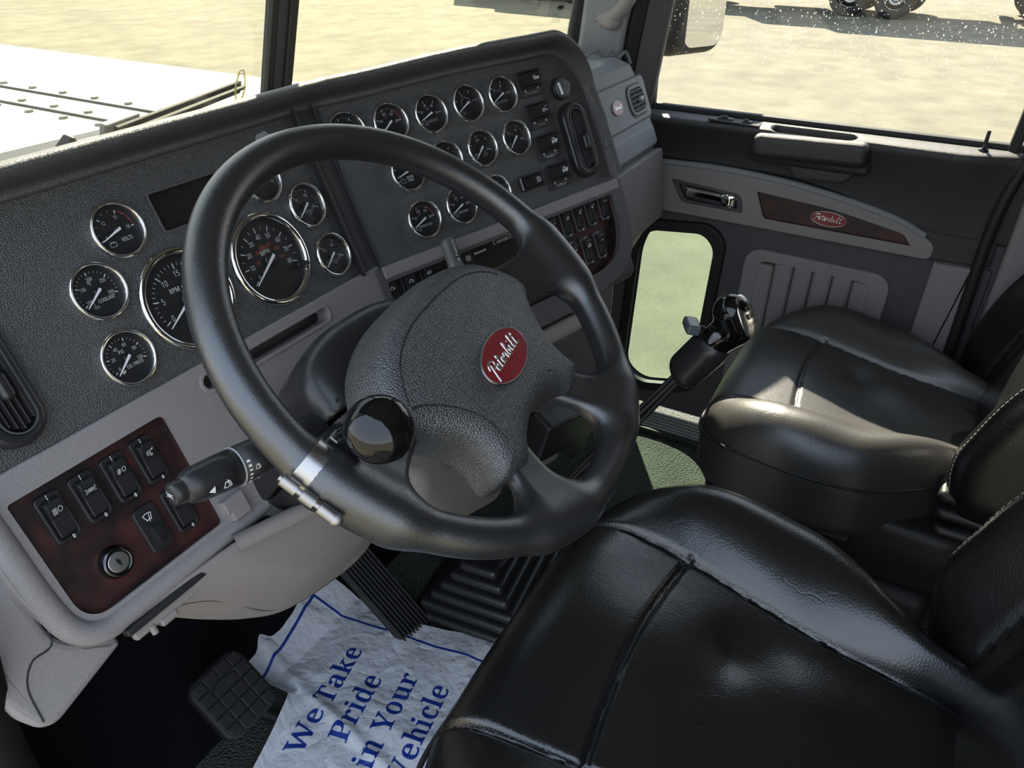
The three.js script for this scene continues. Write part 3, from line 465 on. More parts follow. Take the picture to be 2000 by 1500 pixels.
// ------------------------------------------------------------------ switches
const ICON = {
  lamps: (g) => { g.beginPath(); for (let i = 0; i < 5; i++) { g.moveTo(-0.9, 0.55 - i * 0.28); g.lineTo(-0.05, 0.62 - i * 0.28); } g.stroke(); g.beginPath(); g.ellipse(0.5, 0.1, 0.36, 0.55, 0, 0, 7); g.stroke(); },
  marker: (g) => { for (const s of [-1, 1]) { g.beginPath(); g.arc(s * 0.12, 0, 0.32, s > 0 ? -1.57 : 1.57, s > 0 ? 1.57 : 4.71); g.closePath(); g.stroke(); g.beginPath(); for (const y of [-0.4, 0, 0.4]) { g.moveTo(s * 0.55, y * 0.7); g.lineTo(s * 1.05, y * 1.2); } g.stroke(); } },
  fog: (g) => { g.beginPath(); for (let i = 0; i < 3; i++) { g.moveTo(-0.9, 0.25 - i * 0.32); g.lineTo(-0.1, 0.45 - i * 0.32); } g.moveTo(-0.5, 0.7); g.quadraticCurveTo(-0.3, 0, -0.55, -0.6); g.stroke(); g.beginPath(); g.ellipse(0.5, 0.1, 0.34, 0.5, 0, 0, 7); g.stroke(); },
  cab: (g) => { g.beginPath(); g.rect(-0.6, -0.3, 0.7, 0.8); g.moveTo(-0.6, 0.1); g.lineTo(0.1, 0.1); g.stroke(); g.beginPath(); g.arc(0.25, -0.5, 0.22, 0, 7); g.stroke(); g.beginPath(); for (let i = 0; i < 3; i++) { g.moveTo(0.25, 0.5); g.lineTo(0.8, 0.9 - i * 0.2); } g.stroke(); },
  dome: (g) => { g.beginPath(); g.moveTo(-0.5, -0.3); g.lineTo(0, 0.5); g.lineTo(0.5, -0.3); g.closePath(); g.stroke(); },
  truck: (g) => { g.beginPath(); g.rect(-0.8, -0.1, 0.6, 0.6); g.rect(-0.1, -0.1, 0.9, 0.2); g.stroke(); for (const x of [-0.5, 0.25, 0.65]) { g.beginPath(); g.arc(x, -0.35, 0.18, 0, 7); g.stroke(); } },
  axle: (g) => { g.lineWidth *= 1.4; g.beginPath(); g.moveTo(0, 0.9); g.lineTo(0, -0.6); g.moveTo(-0.6, 0.8); g.lineTo(0.5, 0.5); g.moveTo(-0.6, 0); g.lineTo(0.6, 0); g.moveTo(-0.6, -0.5); g.lineTo(0.6, -0.5); g.stroke(); for (const x of [-0.6, 0.6]) for (const y of [0, -0.5]) g.strokeRect(x - 0.12, y - 0.16, 0.24, 0.32); g.strokeRect(0.65, -0.1, 0.35, 0.35); },
  engine: (g) => { g.beginPath(); g.rect(-0.5, -0.4, 0.9, 0.7); g.moveTo(-0.8, 0.2); g.lineTo(-0.8, -0.3); g.moveTo(-0.2, 0.3); g.lineTo(-0.2, 0.6); g.moveTo(-0.5, 0.6); g.lineTo(0.1, 0.6); g.moveTo(0.4, 0.1); g.lineTo(0.8, 0.1); g.lineTo(0.8, -0.3); g.lineTo(0.4, -0.3); g.stroke(); },
  car: (g) => { g.beginPath(); g.moveTo(-0.65, -0.4); g.lineTo(-0.65, 0.05); g.lineTo(-0.4, 0.55); g.lineTo(0.4, 0.55); g.lineTo(0.65, 0.05); g.lineTo(0.65, -0.4); g.closePath(); g.moveTo(-0.6, 0.08); g.lineTo(0.6, 0.08); g.stroke(); g.fillRect(-0.6, -0.75, 0.3, 0.3); g.fillRect(0.3, -0.75, 0.3, 0.3); },
  hitch: (g) => { g.beginPath(); g.arc(-0.45, -0.3, 0.3, 0, 7); g.moveTo(-0.75, 0.2); g.lineTo(0.2, 0.2); g.lineTo(0.2, -0.3); g.stroke(); g.beginPath(); g.arc(0.6, -0.3, 0.22, 0, 7); g.moveTo(0.0, 0.75); g.lineTo(0.95, 0.85); g.stroke(); },
  brake: (g) => { g.beginPath(); g.arc(0, 0, 0.45, 0, 7); g.stroke(); for (const s of [0, Math.PI]) { g.beginPath(); g.arc(0, 0, 0.78, s - 0.8, s + 0.8); g.stroke(); } g.beginPath(); g.moveTo(-0.15, 0.22); g.lineTo(0.25, 0); g.lineTo(-0.15, -0.22); g.fill(); },
  spare: (g) => txt(g, 'SPARE', 0, 0, 0.5), atc: (g) => txt(g, 'ATC', 0, 0, 0.6),
  fan: (g) => { g.beginPath(); g.arc(0, 0, 0.6, 0, 7); g.moveTo(-0.6, 0); g.lineTo(0.6, 0); g.moveTo(0, -0.6); g.lineTo(0, 0.6); g.stroke(); },
  wiper: (g) => { g.beginPath(); g.moveTo(-0.7, 0.55); g.quadraticCurveTo(0, 0.85, 0.7, 0.55); g.lineTo(0.35, -0.4); g.quadraticCurveTo(0, -0.2, -0.35, -0.4); g.closePath(); g.moveTo(0, -0.7); g.lineTo(0.3, 0.5); g.stroke(); },
  suspension: (g) => { g.beginPath(); g.moveTo(-0.7, 0.1); g.lineTo(0.7, 0.1); g.lineTo(0.45, 0.6); g.lineTo(-0.45, 0.6); g.closePath(); g.moveTo(-0.6, 0.1); g.lineTo(-0.6, -0.4); g.moveTo(0.6, 0.1); g.lineTo(0.6, -0.4); g.stroke(); for (const x of [-0.6, 0, 0.6]) { g.beginPath(); g.arc(x, -0.45, 0.16, 0, 7); g.stroke(); } },
};
const iconMats = {};
const iconMat = (k) => (iconMats[k] ??= printMat(2.4, 2.4, (g) => { g.strokeStyle = g.fillStyle = '#e8e8e8'; g.lineWidth = 0.11; ICON[k](g); }, 96));
const markMats = {};
const markMat = (s, color = '#e8e8e8') => (markMats[s + color] ??= printMat(Math.max(1, s.length * 0.62), 1, (g) => txt(g, s, 0, 0, 0.9, color, 'sans-serif', 'bold'), 160));
const rockerShape = (() => {
  const s = new THREE.Shape(); [[-0.0185, 0.002], [-0.0185, 0.0058], [-0.016, 0.0066], [0.001, 0.0078], [0.012, 0.0122], [0.0155, 0.0128], [0.018, 0.0112], [0.0195, 0.002]].forEach(([v, n], i) => (i ? s.lineTo(v, n) : s.moveTo(v, n)));
  return (w) => { const g = new THREE.ExtrudeGeometry(s, { depth: w - 0.002, bevelEnabled: true, bevelSize: 0.0009, bevelThickness: 0.001, bevelOffset: -0.0009, bevelSegments: 3 }); return g.translate(0, 0, -(w - 0.002) / 2).applyMatrix4(new THREE.Matrix4().makeBasis(V(0, 1, 0), V(0, 0, 1), V(1, 0, 0))); };
})();
const rockers = {};
function rocker(F, u, v, n, label, icon, o = {}) {
  const w = o.w ?? 0.0255, h = o.h ?? 0.0505, t = base('rocker_switch', label, 'switch', o.group, on(F, u, v, n, o.rz ?? 0)), key = w + ':' + h;
  const g = (rockers[key] ??= { bez: ext(rrect(w, h, w * 0.22), 0.0042, 0.0016, [rrect(w * 0.66, h * 0.78, w * 0.1, 0, -h * 0.015, THREE.Path)], 8), roc: rockerShape(w * 0.64).applyMatrix4(new THREE.Matrix4().makeScale(1, h / 0.0505, 1)), well: ext(rrect(w * 0.7, h * 0.82, w * 0.1), 0.001) });
  part(t, 'bezel', g.bez, o.bez ?? M.black); part(t, 'well', g.well, M.void); part(t, 'rocker', g.roc, M.satin);
  const k = w * 0.5; part(t, 'symbol', new THREE.PlaneGeometry(k, k), iconMat(icon), T(0, h * 0.155, 0.0112, 0, 0.38));
  if (!o.plain) { part(t, 'on_mark', new THREE.PlaneGeometry(o.word ? w * 0.75 : 0.003, o.word ? 0.0042 : 0.005), markMat(o.word ?? 'I'), T(0, h * 0.435, 0.0045)); if (!o.word) part(t, 'off_mark', new THREE.PlaneGeometry(0.0036, 0.0045), markMat('0'), T(w * 0.1, -h * 0.445, 0.0045)); }
  return t;
}
rocker(FL, -0.3505, -0.13, -0.006, 'rocker switch with headlamp symbol, nearest the driver\u2019s door on the wood inlay', 'lamps');
rocker(FL, -0.3165, -0.13, -0.006, 'rocker switch with marker-lamp symbol, second on the wood inlay', 'marker');
rocker(FL, -0.2825, -0.13, -0.006, 'rocker switch with fog-lamp symbol, third on the wood inlay', 'fog');
rocker(FL, -0.249, -0.13, -0.006, 'rocker switch with work-lamp symbol above the wiper stalk', 'cab');
rocker(FL, -0.247, -0.192, -0.006, 'rocker switch partly covered by the end of the wiper stalk', 'dome');
{
  const t = base('dimmer_switch', 'panel-light dimmer with ribbed thumb wheel on the wood inlay', 'switch', undefined, on(FL, -0.281, -0.192, -0.006));
  part(t, 'bezel', ext(rrect(0.0255, 0.0505, 0.005), 0.0045, 0.0016), M.black);
  part(t, 'symbol', new THREE.PlaneGeometry(0.016, 0.016), iconMat('wiper'), T(0, 0.0125, 0.0047));
  const w = part(t, 'thumb_wheel', cyl(0.0105, 0.0105, 0.008, 40).rotateZ(Math.PI / 2), M.satin, T(0.001, -0.007, 0.001));
  const g = []; for (let i = 0; i < 26; i++) { const a = i / 26 * Math.PI * 2; g.push(at(BX(0.0082, 0.0012, 0.0012, 0.0003, 1), 0, Math.cos(a) * 0.0106, Math.sin(a) * 0.0106, 0, a)); }
  part(w, 'ribbing', merge(g), M.black);
}
{
  const t = base('ignition_switch', 'round metal ignition key switch on the wood inlay', 'ignition switch', undefined, on(FL, -0.329, -0.198, -0.006));
  part(t, 'collar', lathe([[0.0165, 0], [0.0168, 0.004], [0.0155, 0.0085], [0.0135, 0.0105], [0.0118, 0.0105], [0.0112, 0.0085], [0.0112, 0.004]], 48), std([0.1, 0.1, 0.1], 0.22, { metalness: 1 }));
  const c = part(t, 'barrel', lathe([[0.0001, 0.0095], [0.0095, 0.0095], [0.0108, 0.0088], [0.011, 0.004]], 40), std([0.55, 0.54, 0.52], 0.38, { metalness: 1 }));
  part(c, 'keyhole', merge([at(BX(0.0018, 0.009, 0.0006, 0.0002), 0, 0, 0.0096, 0.2), at(BX(0.0034, 0.0044, 0.0006, 0.0002), 0.0002, 0.0005, 0.0096, 0.2)]), M.void);
}
const bezelGrey = std([0.055, 0.055, 0.058], 0.5);
const right = [[0.295, -0.219, 'spare', 'rocker switch reading SPARE at the far end of the upper row'], [0.262, -0.22, 'cab', 'rocker switch with work-lamp symbol, second from the end of the upper row'], [0.231, -0.221, 'cab', 'rocker switch with cab-lamp symbol, third from the end of the upper row'], [0.2, -0.222, 'car', 'rocker switch with car symbol beside the one marked ATC'], [0.168, -0.2225, 'atc', 'rocker switch reading ATC at the edge of the wheel rim'], [0.263, -0.279, 'spare', 'rocker switch reading SPARE at the end of the lower row'], [0.23, -0.279, 'axle', 'rocker switch with crossed-line symbol in the middle of the lower row'], [0.197, -0.278, 'fan', 'rocker switch in the lower row cut by the wheel rim']];
for (const [u, v, k, label] of right) rocker(FR, u, v, -0.008, label, k, { w: 0.0222, h: 0.049, bez: bezelGrey });
rocker(FR, -0.158, -0.221, -0.008, 'rocker switch reading START beside the steering-wheel pad', 'engine', { w: 0.025, h: 0.046, word: 'START' });
rocker(FR, -0.1245, -0.221, -0.008, 'rocker switch reading MAN with engine symbol', 'engine', { w: 0.025, h: 0.046, word: 'MAN' });
rocker(FR, -0.0915, -0.219, -0.008, 'rocker switch with brake symbol left of the trailer-brake lever', 'brake', { w: 0.0235, h: 0.046 });
function guarded(u, v, label, icon, lines, up) {      // big square plate with a sideways rocker between two guard walls
  const t = base('guarded_switch', label, 'switch', undefined, on(FR, u, v, 0));
  part(t, 'plate', ext(rrect(0.049, 0.039, 0.004), 0.0028, 0.001), std([0.03, 0.03, 0.031], 0.5));
  const g = rockerShape(0.019).rotateZ(-Math.PI / 2); part(t, 'rocker', g, M.satin, T(0.0, 0.0065, 0.0005));
  for (const s of [-1, 1]) part(t, 'guard', at(BX(0.043, 0.0022, 0.011, 0.001), 0.002, 0.0065 + s * 0.0122, 0.006), M.black);
  part(t, 'symbol', new THREE.PlaneGeometry(0.013, 0.013), iconMat(icon), T(0.0085, 0.0065, 0.0118, 0, 0, -0.38));
  part(t, 'lettering', new THREE.PlaneGeometry(0.04, 0.011), printMat(0.04, 0.011, (c) => { c.fillStyle = '#d0d0d0'; if (up) { c.beginPath(); c.moveTo(-0.016, 0.001); c.lineTo(-0.012, 0.001); c.lineTo(-0.014, 0.005); c.fill(); c.beginPath(); c.moveTo(0.012, 0.005); c.lineTo(0.016, 0.005); c.lineTo(0.014, 0.001); c.fill(); } else { c.fillRect(-0.015, 0.0012, 0.0028, 0.0035); c.beginPath(); c.arc(0.0125, 0.003, 0.0018, 0, 7); c.fill(); } lines.forEach((s, i) => { if (s[0] !== '~') return txt(c, s, 0, -0.0012 - i * 0.0026, 0.0023, '#bdbdbd'); c.fillStyle = '#a8a8a8'; [...s].forEach((q, k) => { if (q === '~') c.fillRect((k - s.length / 2) * 0.0017, -0.0022 - i * 0.0026, 0.0014, 0.0016); }); }); }, 320), T(0, -0.0125, 0.0031));
}
guarded(0.2045, 0.006, 'square plate switch marked AIR SUSPENSION at the top of the column', 'truck', ['AIR SUSPENSION'], true);
guarded(0.2035, -0.0445, 'square plate switch with truck symbol, second down the column', 'hitch', ['5TH WHEEL']);
guarded(0.2035, -0.095, 'square plate switch with axle-lock symbol beside the tall vent', 'axle', ['~~~~ ~~ ~~~~~ ~~~', '~~~~~~~ ~~']);
guarded(0.2085, -0.144, 'square plate switch with axle-lock symbol just above the grey strip', 'axle', ['~~~ ~~~~~ ~~~~', '~~ ~~~ ~~~~']);
{
  const t = rocker(FR, 0.1485, -0.1385, 0.0005, 'sideways rocker switch with suspension symbol beside the lowest square plate', 'suspension', { w: 0.024, h: 0.052, rz: -Math.PI / 2, plain: 1 });
  part(t, 'legend', new THREE.PlaneGeometry(0.019, 0.0032), markMat('SUSPENSION'), T(0, -0.0235, 0.0045));
}
{
  const t = base('climate_knob', 'round black climate knob with moulded thumb grip', 'knob', undefined, on(FR, 0.265, -0.0135, 0));
  part(t, 'skirt', lathe([[0.0185, 0], [0.0185, 0.007], [0.0175, 0.0095], [0.0001, 0.0095]], 48), M.satin);
  part(t, 'cap', lathe([[0.0165, 0.009], [0.016, 0.012], [0.013, 0.0135], [0.0001, 0.014]], 48), std([0.075, 0.078, 0.08], 0.5));
  part(t, 'pointer', at(BX(0.004, 0.007, 0.004, 0.001), 0.0185, 0.003, 0.007), M.greyPlastic);
  part(t, 'grip', at(BX(0.0048, 0.02, 0.003, 0.0014), -0.009, -0.001, 0.0138, 0.15), M.white);
  part(t, 'legend', new THREE.PlaneGeometry(0.022, 0.022), printMat(0.022, 0.022, (g) => { txt(g, 'OFF', -0.0075, 0, 0.003, '#333', 'sans-serif', 'bold', 1.57); g.strokeStyle = '#9a9a9a'; g.lineWidth = 0.0006; g.beginPath(); g.arc(0.003, 0.007, 0.0014, 0, 7); g.stroke(); txt(g, 'PULL', 0.0055, -0.006, 0.0026, '#aaa', 'sans-serif', '', 0.8); }), T(0.001, 0, 0.01445));
}
// vents with upright slats
function tallVent(F, u, v, label) {
  const t = base('air_vent', label, 'vent', 'tall pill-shaped dash vents', on(F, u, v, 0));
  part(t, 'housing', ext(rrect(0.056, 0.125, 0.028), 0.014, 0.005, [rrect(0.032, 0.101, 0.016, 0.003, 0, THREE.Path)], 18), M.satin);
  const ring = rrect(0.034, 0.103, 0.017, 0.003, 0); part(t, 'inner_ring', ext(ring, 0.0016, 0, [rrect(0.0308, 0.0998, 0.0154, 0.003, 0, THREE.Path)], 18), std([0.07, 0.07, 0.072], 0.4), T(0, 0, 0.0128));
  part(t, 'duct', ext(rrect(0.032, 0.101, 0.0158, 0.003, 0), 0.001), M.void, T(0, 0, 0.0006));
  for (let i = 0; i < 5; i++) { const x = 0.003 + (i - 2) * 0.0058, h = 0.098 - Math.abs(i - 2) * 0.007; part(t, 'slat', at(BX(0.0014, h, 0.009, 0.0005, 1), x, 0, 0.0075, 0, 0, 0.35), i % 2 ? M.satin : M.satin); }
  part(t, 'thumb_tab', nets((x, y, z) => sdBox(x, y, z, 0.0062, 0.0135, 0.006, 0.005), [-0.01, -0.018, -0.01], [0.01, 0.018, 0.01], 0.001), M.satin, T(0.004, -0.006, 0.0165));
  return t;
}
tallVent(FR, 0.2715, -0.1005, 'tall black pill-shaped vent inside the right end of the brow');
tallVent(FL, -0.342, 0.006, 'tall black pill-shaped vent at the driver\u2019s end, cut by the picture edge');
// trailer-brake lever, radio, socket
{
  const t = base('brake_lever', 'grey trailer-brake lever lettered NOT FOR PARKING', 'lever');
  const F = on(FR, -0.064, -0.232, 0.006);
  part(t, 'paddle', nets((x, y, z) => smin(sdBox(x, y - 0.03, z - 0.028, 0.0115, 0.03, 0.008, 0.0075), sdCap(x, y, z, [0, -0.01, 0], [0, 0.01, 0.026], 0.008), 0.012), [-0.03, -0.03, -0.02], [0.03, 0.075, 0.05], 0.0022), std([0.16, 0.165, 0.16], 0.42), F);
  part(t, 'lettering', new THREE.PlaneGeometry(0.052, 0.009), printMat(0.052, 0.009, (g) => { g.fillStyle = '#3a3d3c'; g.fillRect(-1, -1, 2, 2); txt(g, 'NOT FOR PARKING', 0, 0, 0.0055, '#eef2f0', 'sans-serif', '', 0, 0.95); }, 384), F.clone().multiply(T(0.003, 0.03, 0.0364, Math.PI / 2)));
  part(t, 'base', lathe([[0.016, -0.012], [0.016, 0.002], [0.012, 0.006], [0.0001, 0.007]], 32), M.black, F);
}
{
  const t = base('radio', 'black dash radio lettered ConcertClass behind the wheel spoke', 'radio', undefined, on(FR, 0.03, -0.243, -0.008));
  part(t, 'face', ext(rrect(0.142, 0.09, 0.004), 0.007, 0.002), std([0.014, 0.0135, 0.013], 0.3));
  part(t, 'side_plate', ext(rrect(0.029, 0.086, 0.003, -0.053, 0), 0.0095, 0.0015), M.satin);
  part(t, 'button', rod(0.0045, 0.0048, 0.003, 24).translate(-0.0475, 0.0285, 0.0105), M.greyPlastic);
  part(t, 'socket', at(BX(0.004, 0.014, 0.0008, 0.0003), -0.051, 0.01, 0.0097), M.void);
  part(t, 'lettering', new THREE.PlaneGeometry(0.1, 0.02), printMat(0.1, 0.02, (g) => { txt(g, 'C', -0.0255 + 0.02, 0, 0.0062, '#e8e8e8', 'serif'); txt(g, 'ONCERT', -0.0085 + 0.02, -0.0007, 0.0044, '#e8e8e8', 'serif', '', 0, 1.05); txt(g, 'C', 0.0085 + 0.02, 0, 0.0062, '#e8e8e8', 'serif'); txt(g, 'LASS', 0.019 + 0.02, -0.0007, 0.0044, '#e8e8e8', 'serif', '', 0, 1.05); txt(g, 'Bluetooth', -0.036, -0.0045, 0.0036, '#e0e0e0', 'sans-serif', 'bold'); }, 512), T(0.016, 0.0355, 0.0075));
}
{
  const t = base('power_socket', 'chrome-ringed power socket showing beside the wheel pad', 'socket', undefined, on(FR, 0.115, -0.302, -0.008));
  part(t, 'ring', lathe([[0.014, 0], [0.0145, 0.005], [0.0125, 0.0075], [0.0105, 0.006], [0.0105, 0.001]], 40), M.chrome);
  part(t, 'cap', lathe([[0.0104, 0.004], [0.009, 0.006], [0.0001, 0.0065]], 32), M.greyPlastic);
}

// ------------------------------------------------------------------ steering wheel, column, stalk, spinner knob
{
  const wheel = base('steering_wheel', 'four-spoke black truck steering wheel with leather-grained pad and red oval badge', 'steering wheel', undefined, FW);
  const R = 0.2125, ang = [-13, -66, -114, -167].map(rad);
  const body = (x, y, z) => {
    const q = Math.hypot(x, y), rim = Math.hypot((q - R) * 1.02, z * 0.98) - 0.0172; if (q > R + 0.03) return rim;
    let d = 1;
    ang.forEach((a, i) => {
      const c = Math.cos(a), s = Math.sin(a), l = x * c + y * s, w = -x * s + y * c, k = clamp((l - 0.06) / 0.15, 0, 1), half = (i % 3 ? 0.019 : 0.024) + 0.012 * Math.pow(k, 4) + 0.012 * Math.pow(1 - k, 3), zc = lerp(-0.02, -0.002, smoothstep(k, 0.2, 1));
      const e = Math.max(Math.abs(l - 0.13) - 0.082, 0), qx = Math.abs(w) - half + 0.009, qz = Math.abs(z - zc) - 0.010 + 0.009;
      d = Math.min(d, Math.hypot(Math.max(qx, 0), Math.max(qz, 0), e) + Math.min(Math.max(qx, qz), 0) - 0.009);
    });
    const hub = Math.max(Math.hypot(x, y + 0.035) - 0.055, Math.abs(z + 0.035) - 0.022);
    return smin(smin(rim, d, 0.035), hub, 0.02);
  };
  part(wheel, 'rim', nets(body, [-0.236, -0.236, -0.066], [0.236, 0.236, 0.026], 0.003), M.rimMat);
  const half = [[0, 0.039], [0.05, 0.036], [0.092, 0.021], [0.119, -0.004], [0.131, -0.026], [0.129, -0.045], [0.114, -0.054], [0.099, -0.07], [0.0885, -0.09], [0.0875, -0.108], [0.0925, -0.126], [0.088, -0.137], [0.066, -0.144], [0.052, -0.143], [0.038, -0.131], [0.02, -0.123], [0, -0.121]];
  const pts = [...half.map(([x, y]) => V2(x - 0.004, y)), ...half.slice(1, -1).reverse().map(([x, y]) => V2(-x - 0.004, y))];
  const out = new THREE.SplineCurve([...pts, pts[0]]).getPoints(110).slice(0, -1), sd = sdPoly(out);
  const padF = (x, y, z) => {
    const d = sd(x, y), r2 = x * x + (y + 0.045) * (y + 0.045), top = 0.021 - r2 * 0.75;
    return smax(smax(d + 0.0 - 0.006 * smoothstep(z, 0.0, -0.03) * smoothstep(y, -0.08, 0), z - top, 0.026), -0.045 - z, 0.01);
  };
  part(wheel, 'pad', nets(padF, [-0.16, -0.165, -0.052], [0.152, 0.07, 0.03], 0.0028), M.pad);
  {
    const line = []; const n = out.length;
    for (let i = Math.round(n * 0.72); i <= n * 1.09; i++) { const p = out[i % n], a = out[(i + n - 2) % n], b = out[(i + 2) % n], l = Math.hypot(b.x - a.x, b.y - a.y), k = 0.021, x = p.x + (b.y - a.y) / l * k, y = p.y - (b.x - a.x) / l * k; let z = 0.03; for (let j = 0; j < 300 && padF(x, y, z) > 0; j++) z -= 0.0002; line.push(V(x, y, z - 0.0002)); }
    part(wheel, 'pad_seam', tube(line, 0.0009, 90, 6), M.rubber);
  }
  badge(wheel, 'badge', 0.0385, 0.0215, T(-0.001, -0.064, 0.0195, 0.07));
  const hm = (pts) => tube(pts.map(([x, y]) => V(x, y, 0.0168)), 0.0006, 30, 6);
  part(wheel, 'horn_mark', merge([hm([[0.012, -0.0985], [0.018, -0.1], [0.026, -0.098], [0.034, -0.094]]), hm([[0.012, -0.104], [0.018, -0.1025], [0.026, -0.104], [0.035, -0.109]]), hm([[0.009, -0.096], [0.0085, -0.1015], [0.009, -0.107]]), hm([[0.02, -0.099], [0.017, -0.091], [0.024, -0.088], [0.029, -0.092], [0.027, -0.098]])]), M.black);
  part(wheel, 'back_cover', nets((x, y, z) => { const q = Math.hypot(x, y + 0.02); return Math.max(smax(Math.abs(q - 0.085 - 0.35 * (-0.045 - z)) - 0.012, Math.abs(z + 0.06) - 0.016, 0.01), y + 0.055); }, [-0.12, -0.14, -0.085], [0.12, 0.0, -0.04], 0.004), M.trimDark);
}
const FC = frame(V(0, 0.86, 0), V(1, 0, 0), V(0, 0.634, -0.7733), V(0, 0.7733, 0.634));    // the column's own axes
{
  const c = base('steering_column', 'black moulded steering column shroud behind the wheel pad', 'steering column', undefined, FC);
  const shell = (x, y, z) => {
    const k = smoothstep(z, -0.32, -0.12), a = lerp(0.07, 0.1, k), b = (y < 0.01 ? lerp(0.05, 0.05, k) : lerp(0.056, 0.066, k)), yc = 0.01;
    const e = (Math.pow(Math.pow(Math.abs(x / a), 2.6) + Math.pow(Math.abs((y - yc) / b), 2.6), 1 / 2.6) - 1) * b;
    return smax(smax(e, z + 0.078, 0.03), -0.34 - z, 0.004);
  };
  part(c, 'upper_shroud', nets((x, y, z) => Math.max(shell(x, y, z), -0.002 - y - 0.05 * (x + 0.05)), [-0.15, -0.03, -0.35], [0.15, 0.11, -0.06], 0.004), M.satin);
  part(c, 'lower_shroud', nets((x, y, z) => Math.max(shell(x, y, z) + 0.0015, y + 0.0045 + 0.05 * (x + 0.05)), [-0.15, -0.12, -0.35], [0.15, 0.02, -0.06], 0.004), M.black);
  part(c, 'stalk_pod', nets((x, y, z) => smin(sdBox(x + 0.1, y + 0.03, z + 0.125, 0.052, 0.03, 0.03, 0.022), sdCap(x, y, z, [-0.12, -0.045, -0.125], [-0.05, -0.04, -0.125], 0.026), 0.02), [-0.17, -0.09, -0.17], [-0.02, 0.02, -0.08], 0.004), M.black);
}
{
  const z = V(-0.982, 0.118, -0.15).normalize(), x = V(0, 0.66, 0.75).cross(z).normalize(), y = z.clone().cross(x), A = frame(V(-0.166, 0.7775, -0.0875), x, y, z);
  const s = base('control_stalk', 'thick black multi-function stalk with white wiper symbols', 'stalk', undefined, A);
  part(s, 'body', lathe([[0.0001, 0.071], [0.0105, 0.0705], [0.0138, 0.066], [0.0155, 0.058], [0.0165, 0.04], [0.0168, 0.0225], [0.0001, 0.0225]], 48), M.satin);
  part(s, 'twist_ring', lathe([[0.0001, 0.0215], [0.0172, 0.0212], [0.0172, 0.0], [0.0165, -0.003], [0.0165, -0.06], [0.015, -0.07]], 48), M.black);
  part(s, 'ring_edge', lathe([[0.0168, 0.0226], [0.0177, 0.0222], [0.0177, 0.0212], [0.0168, 0.0208]], 48), M.greyPlastic);
  part(s, 'end_button', lathe([[0.0001, 0.081], [0.0075, 0.0808], [0.0098, 0.079], [0.0102, 0.0745], [0.0102, 0.066]], 40), M.satin);
  const wrapM = (g, r) => { const p = g.attributes.position; for (let i = 0; i < p.count; i++) { const a = p.getX(i) / r, zz = p.getY(i), rr = r + p.getZ(i); p.setXYZ(i, rr * Math.sin(a), rr * Math.cos(a), zz); } g.computeVertexNormals(); return g; };
  const decal = (name, w, h, r, a, zz, draw, parent = s) => part(parent, name, wrapM(new THREE.PlaneGeometry(w, h, 12, 1).translate(a * r, zz, 0.0004), r), printMat(w, h, draw, 256));
  const pen = (g) => { g.strokeStyle = g.fillStyle = '#eeeeee'; };
  decal('wiper_symbol', 0.022, 0.036, 0.0166, 0.75, 0.046, (g) => { pen(g); g.rotate(-Math.PI / 2); g.save(); g.translate(0.006, 0); g.scale(0.0052, 0.0052); g.lineWidth = 0.16; ICON.wiper(g); g.restore(); g.beginPath(); g.moveTo(-0.0055, 0.004); g.lineTo(-0.0055, -0.003); g.lineTo(-0.0115, 0.0005); g.fill(); });
  decal('interval_marks', 0.036, 0.018, 0.0172, 0.7, 0.0105, (g) => { pen(g); for (let i = 0; i < 7; i++) g.fillRect(0.014 - i * 0.0042, 0.0055, 0.0022 - (i > 1 && i < 5 ? 0.0006 : 0), 0.003 + (i === 6 ? 0.001 : 0)); g.save(); g.rotate(-Math.PI / 2); for (const q of [[0.003, 0.013], [0.002, -0.003]]) { g.save(); g.translate(q[0] - 0.002, q[1]); g.scale(0.0034, 0.0034); g.lineWidth = 0.18; ICON.wiper(g); g.restore(); } g.restore(); });
  part(s, 'button_symbol', new THREE.PlaneGeometry(0.011, 0.011), iconMat('marker'), T(0, 0, 0.0813, 0.9));
}
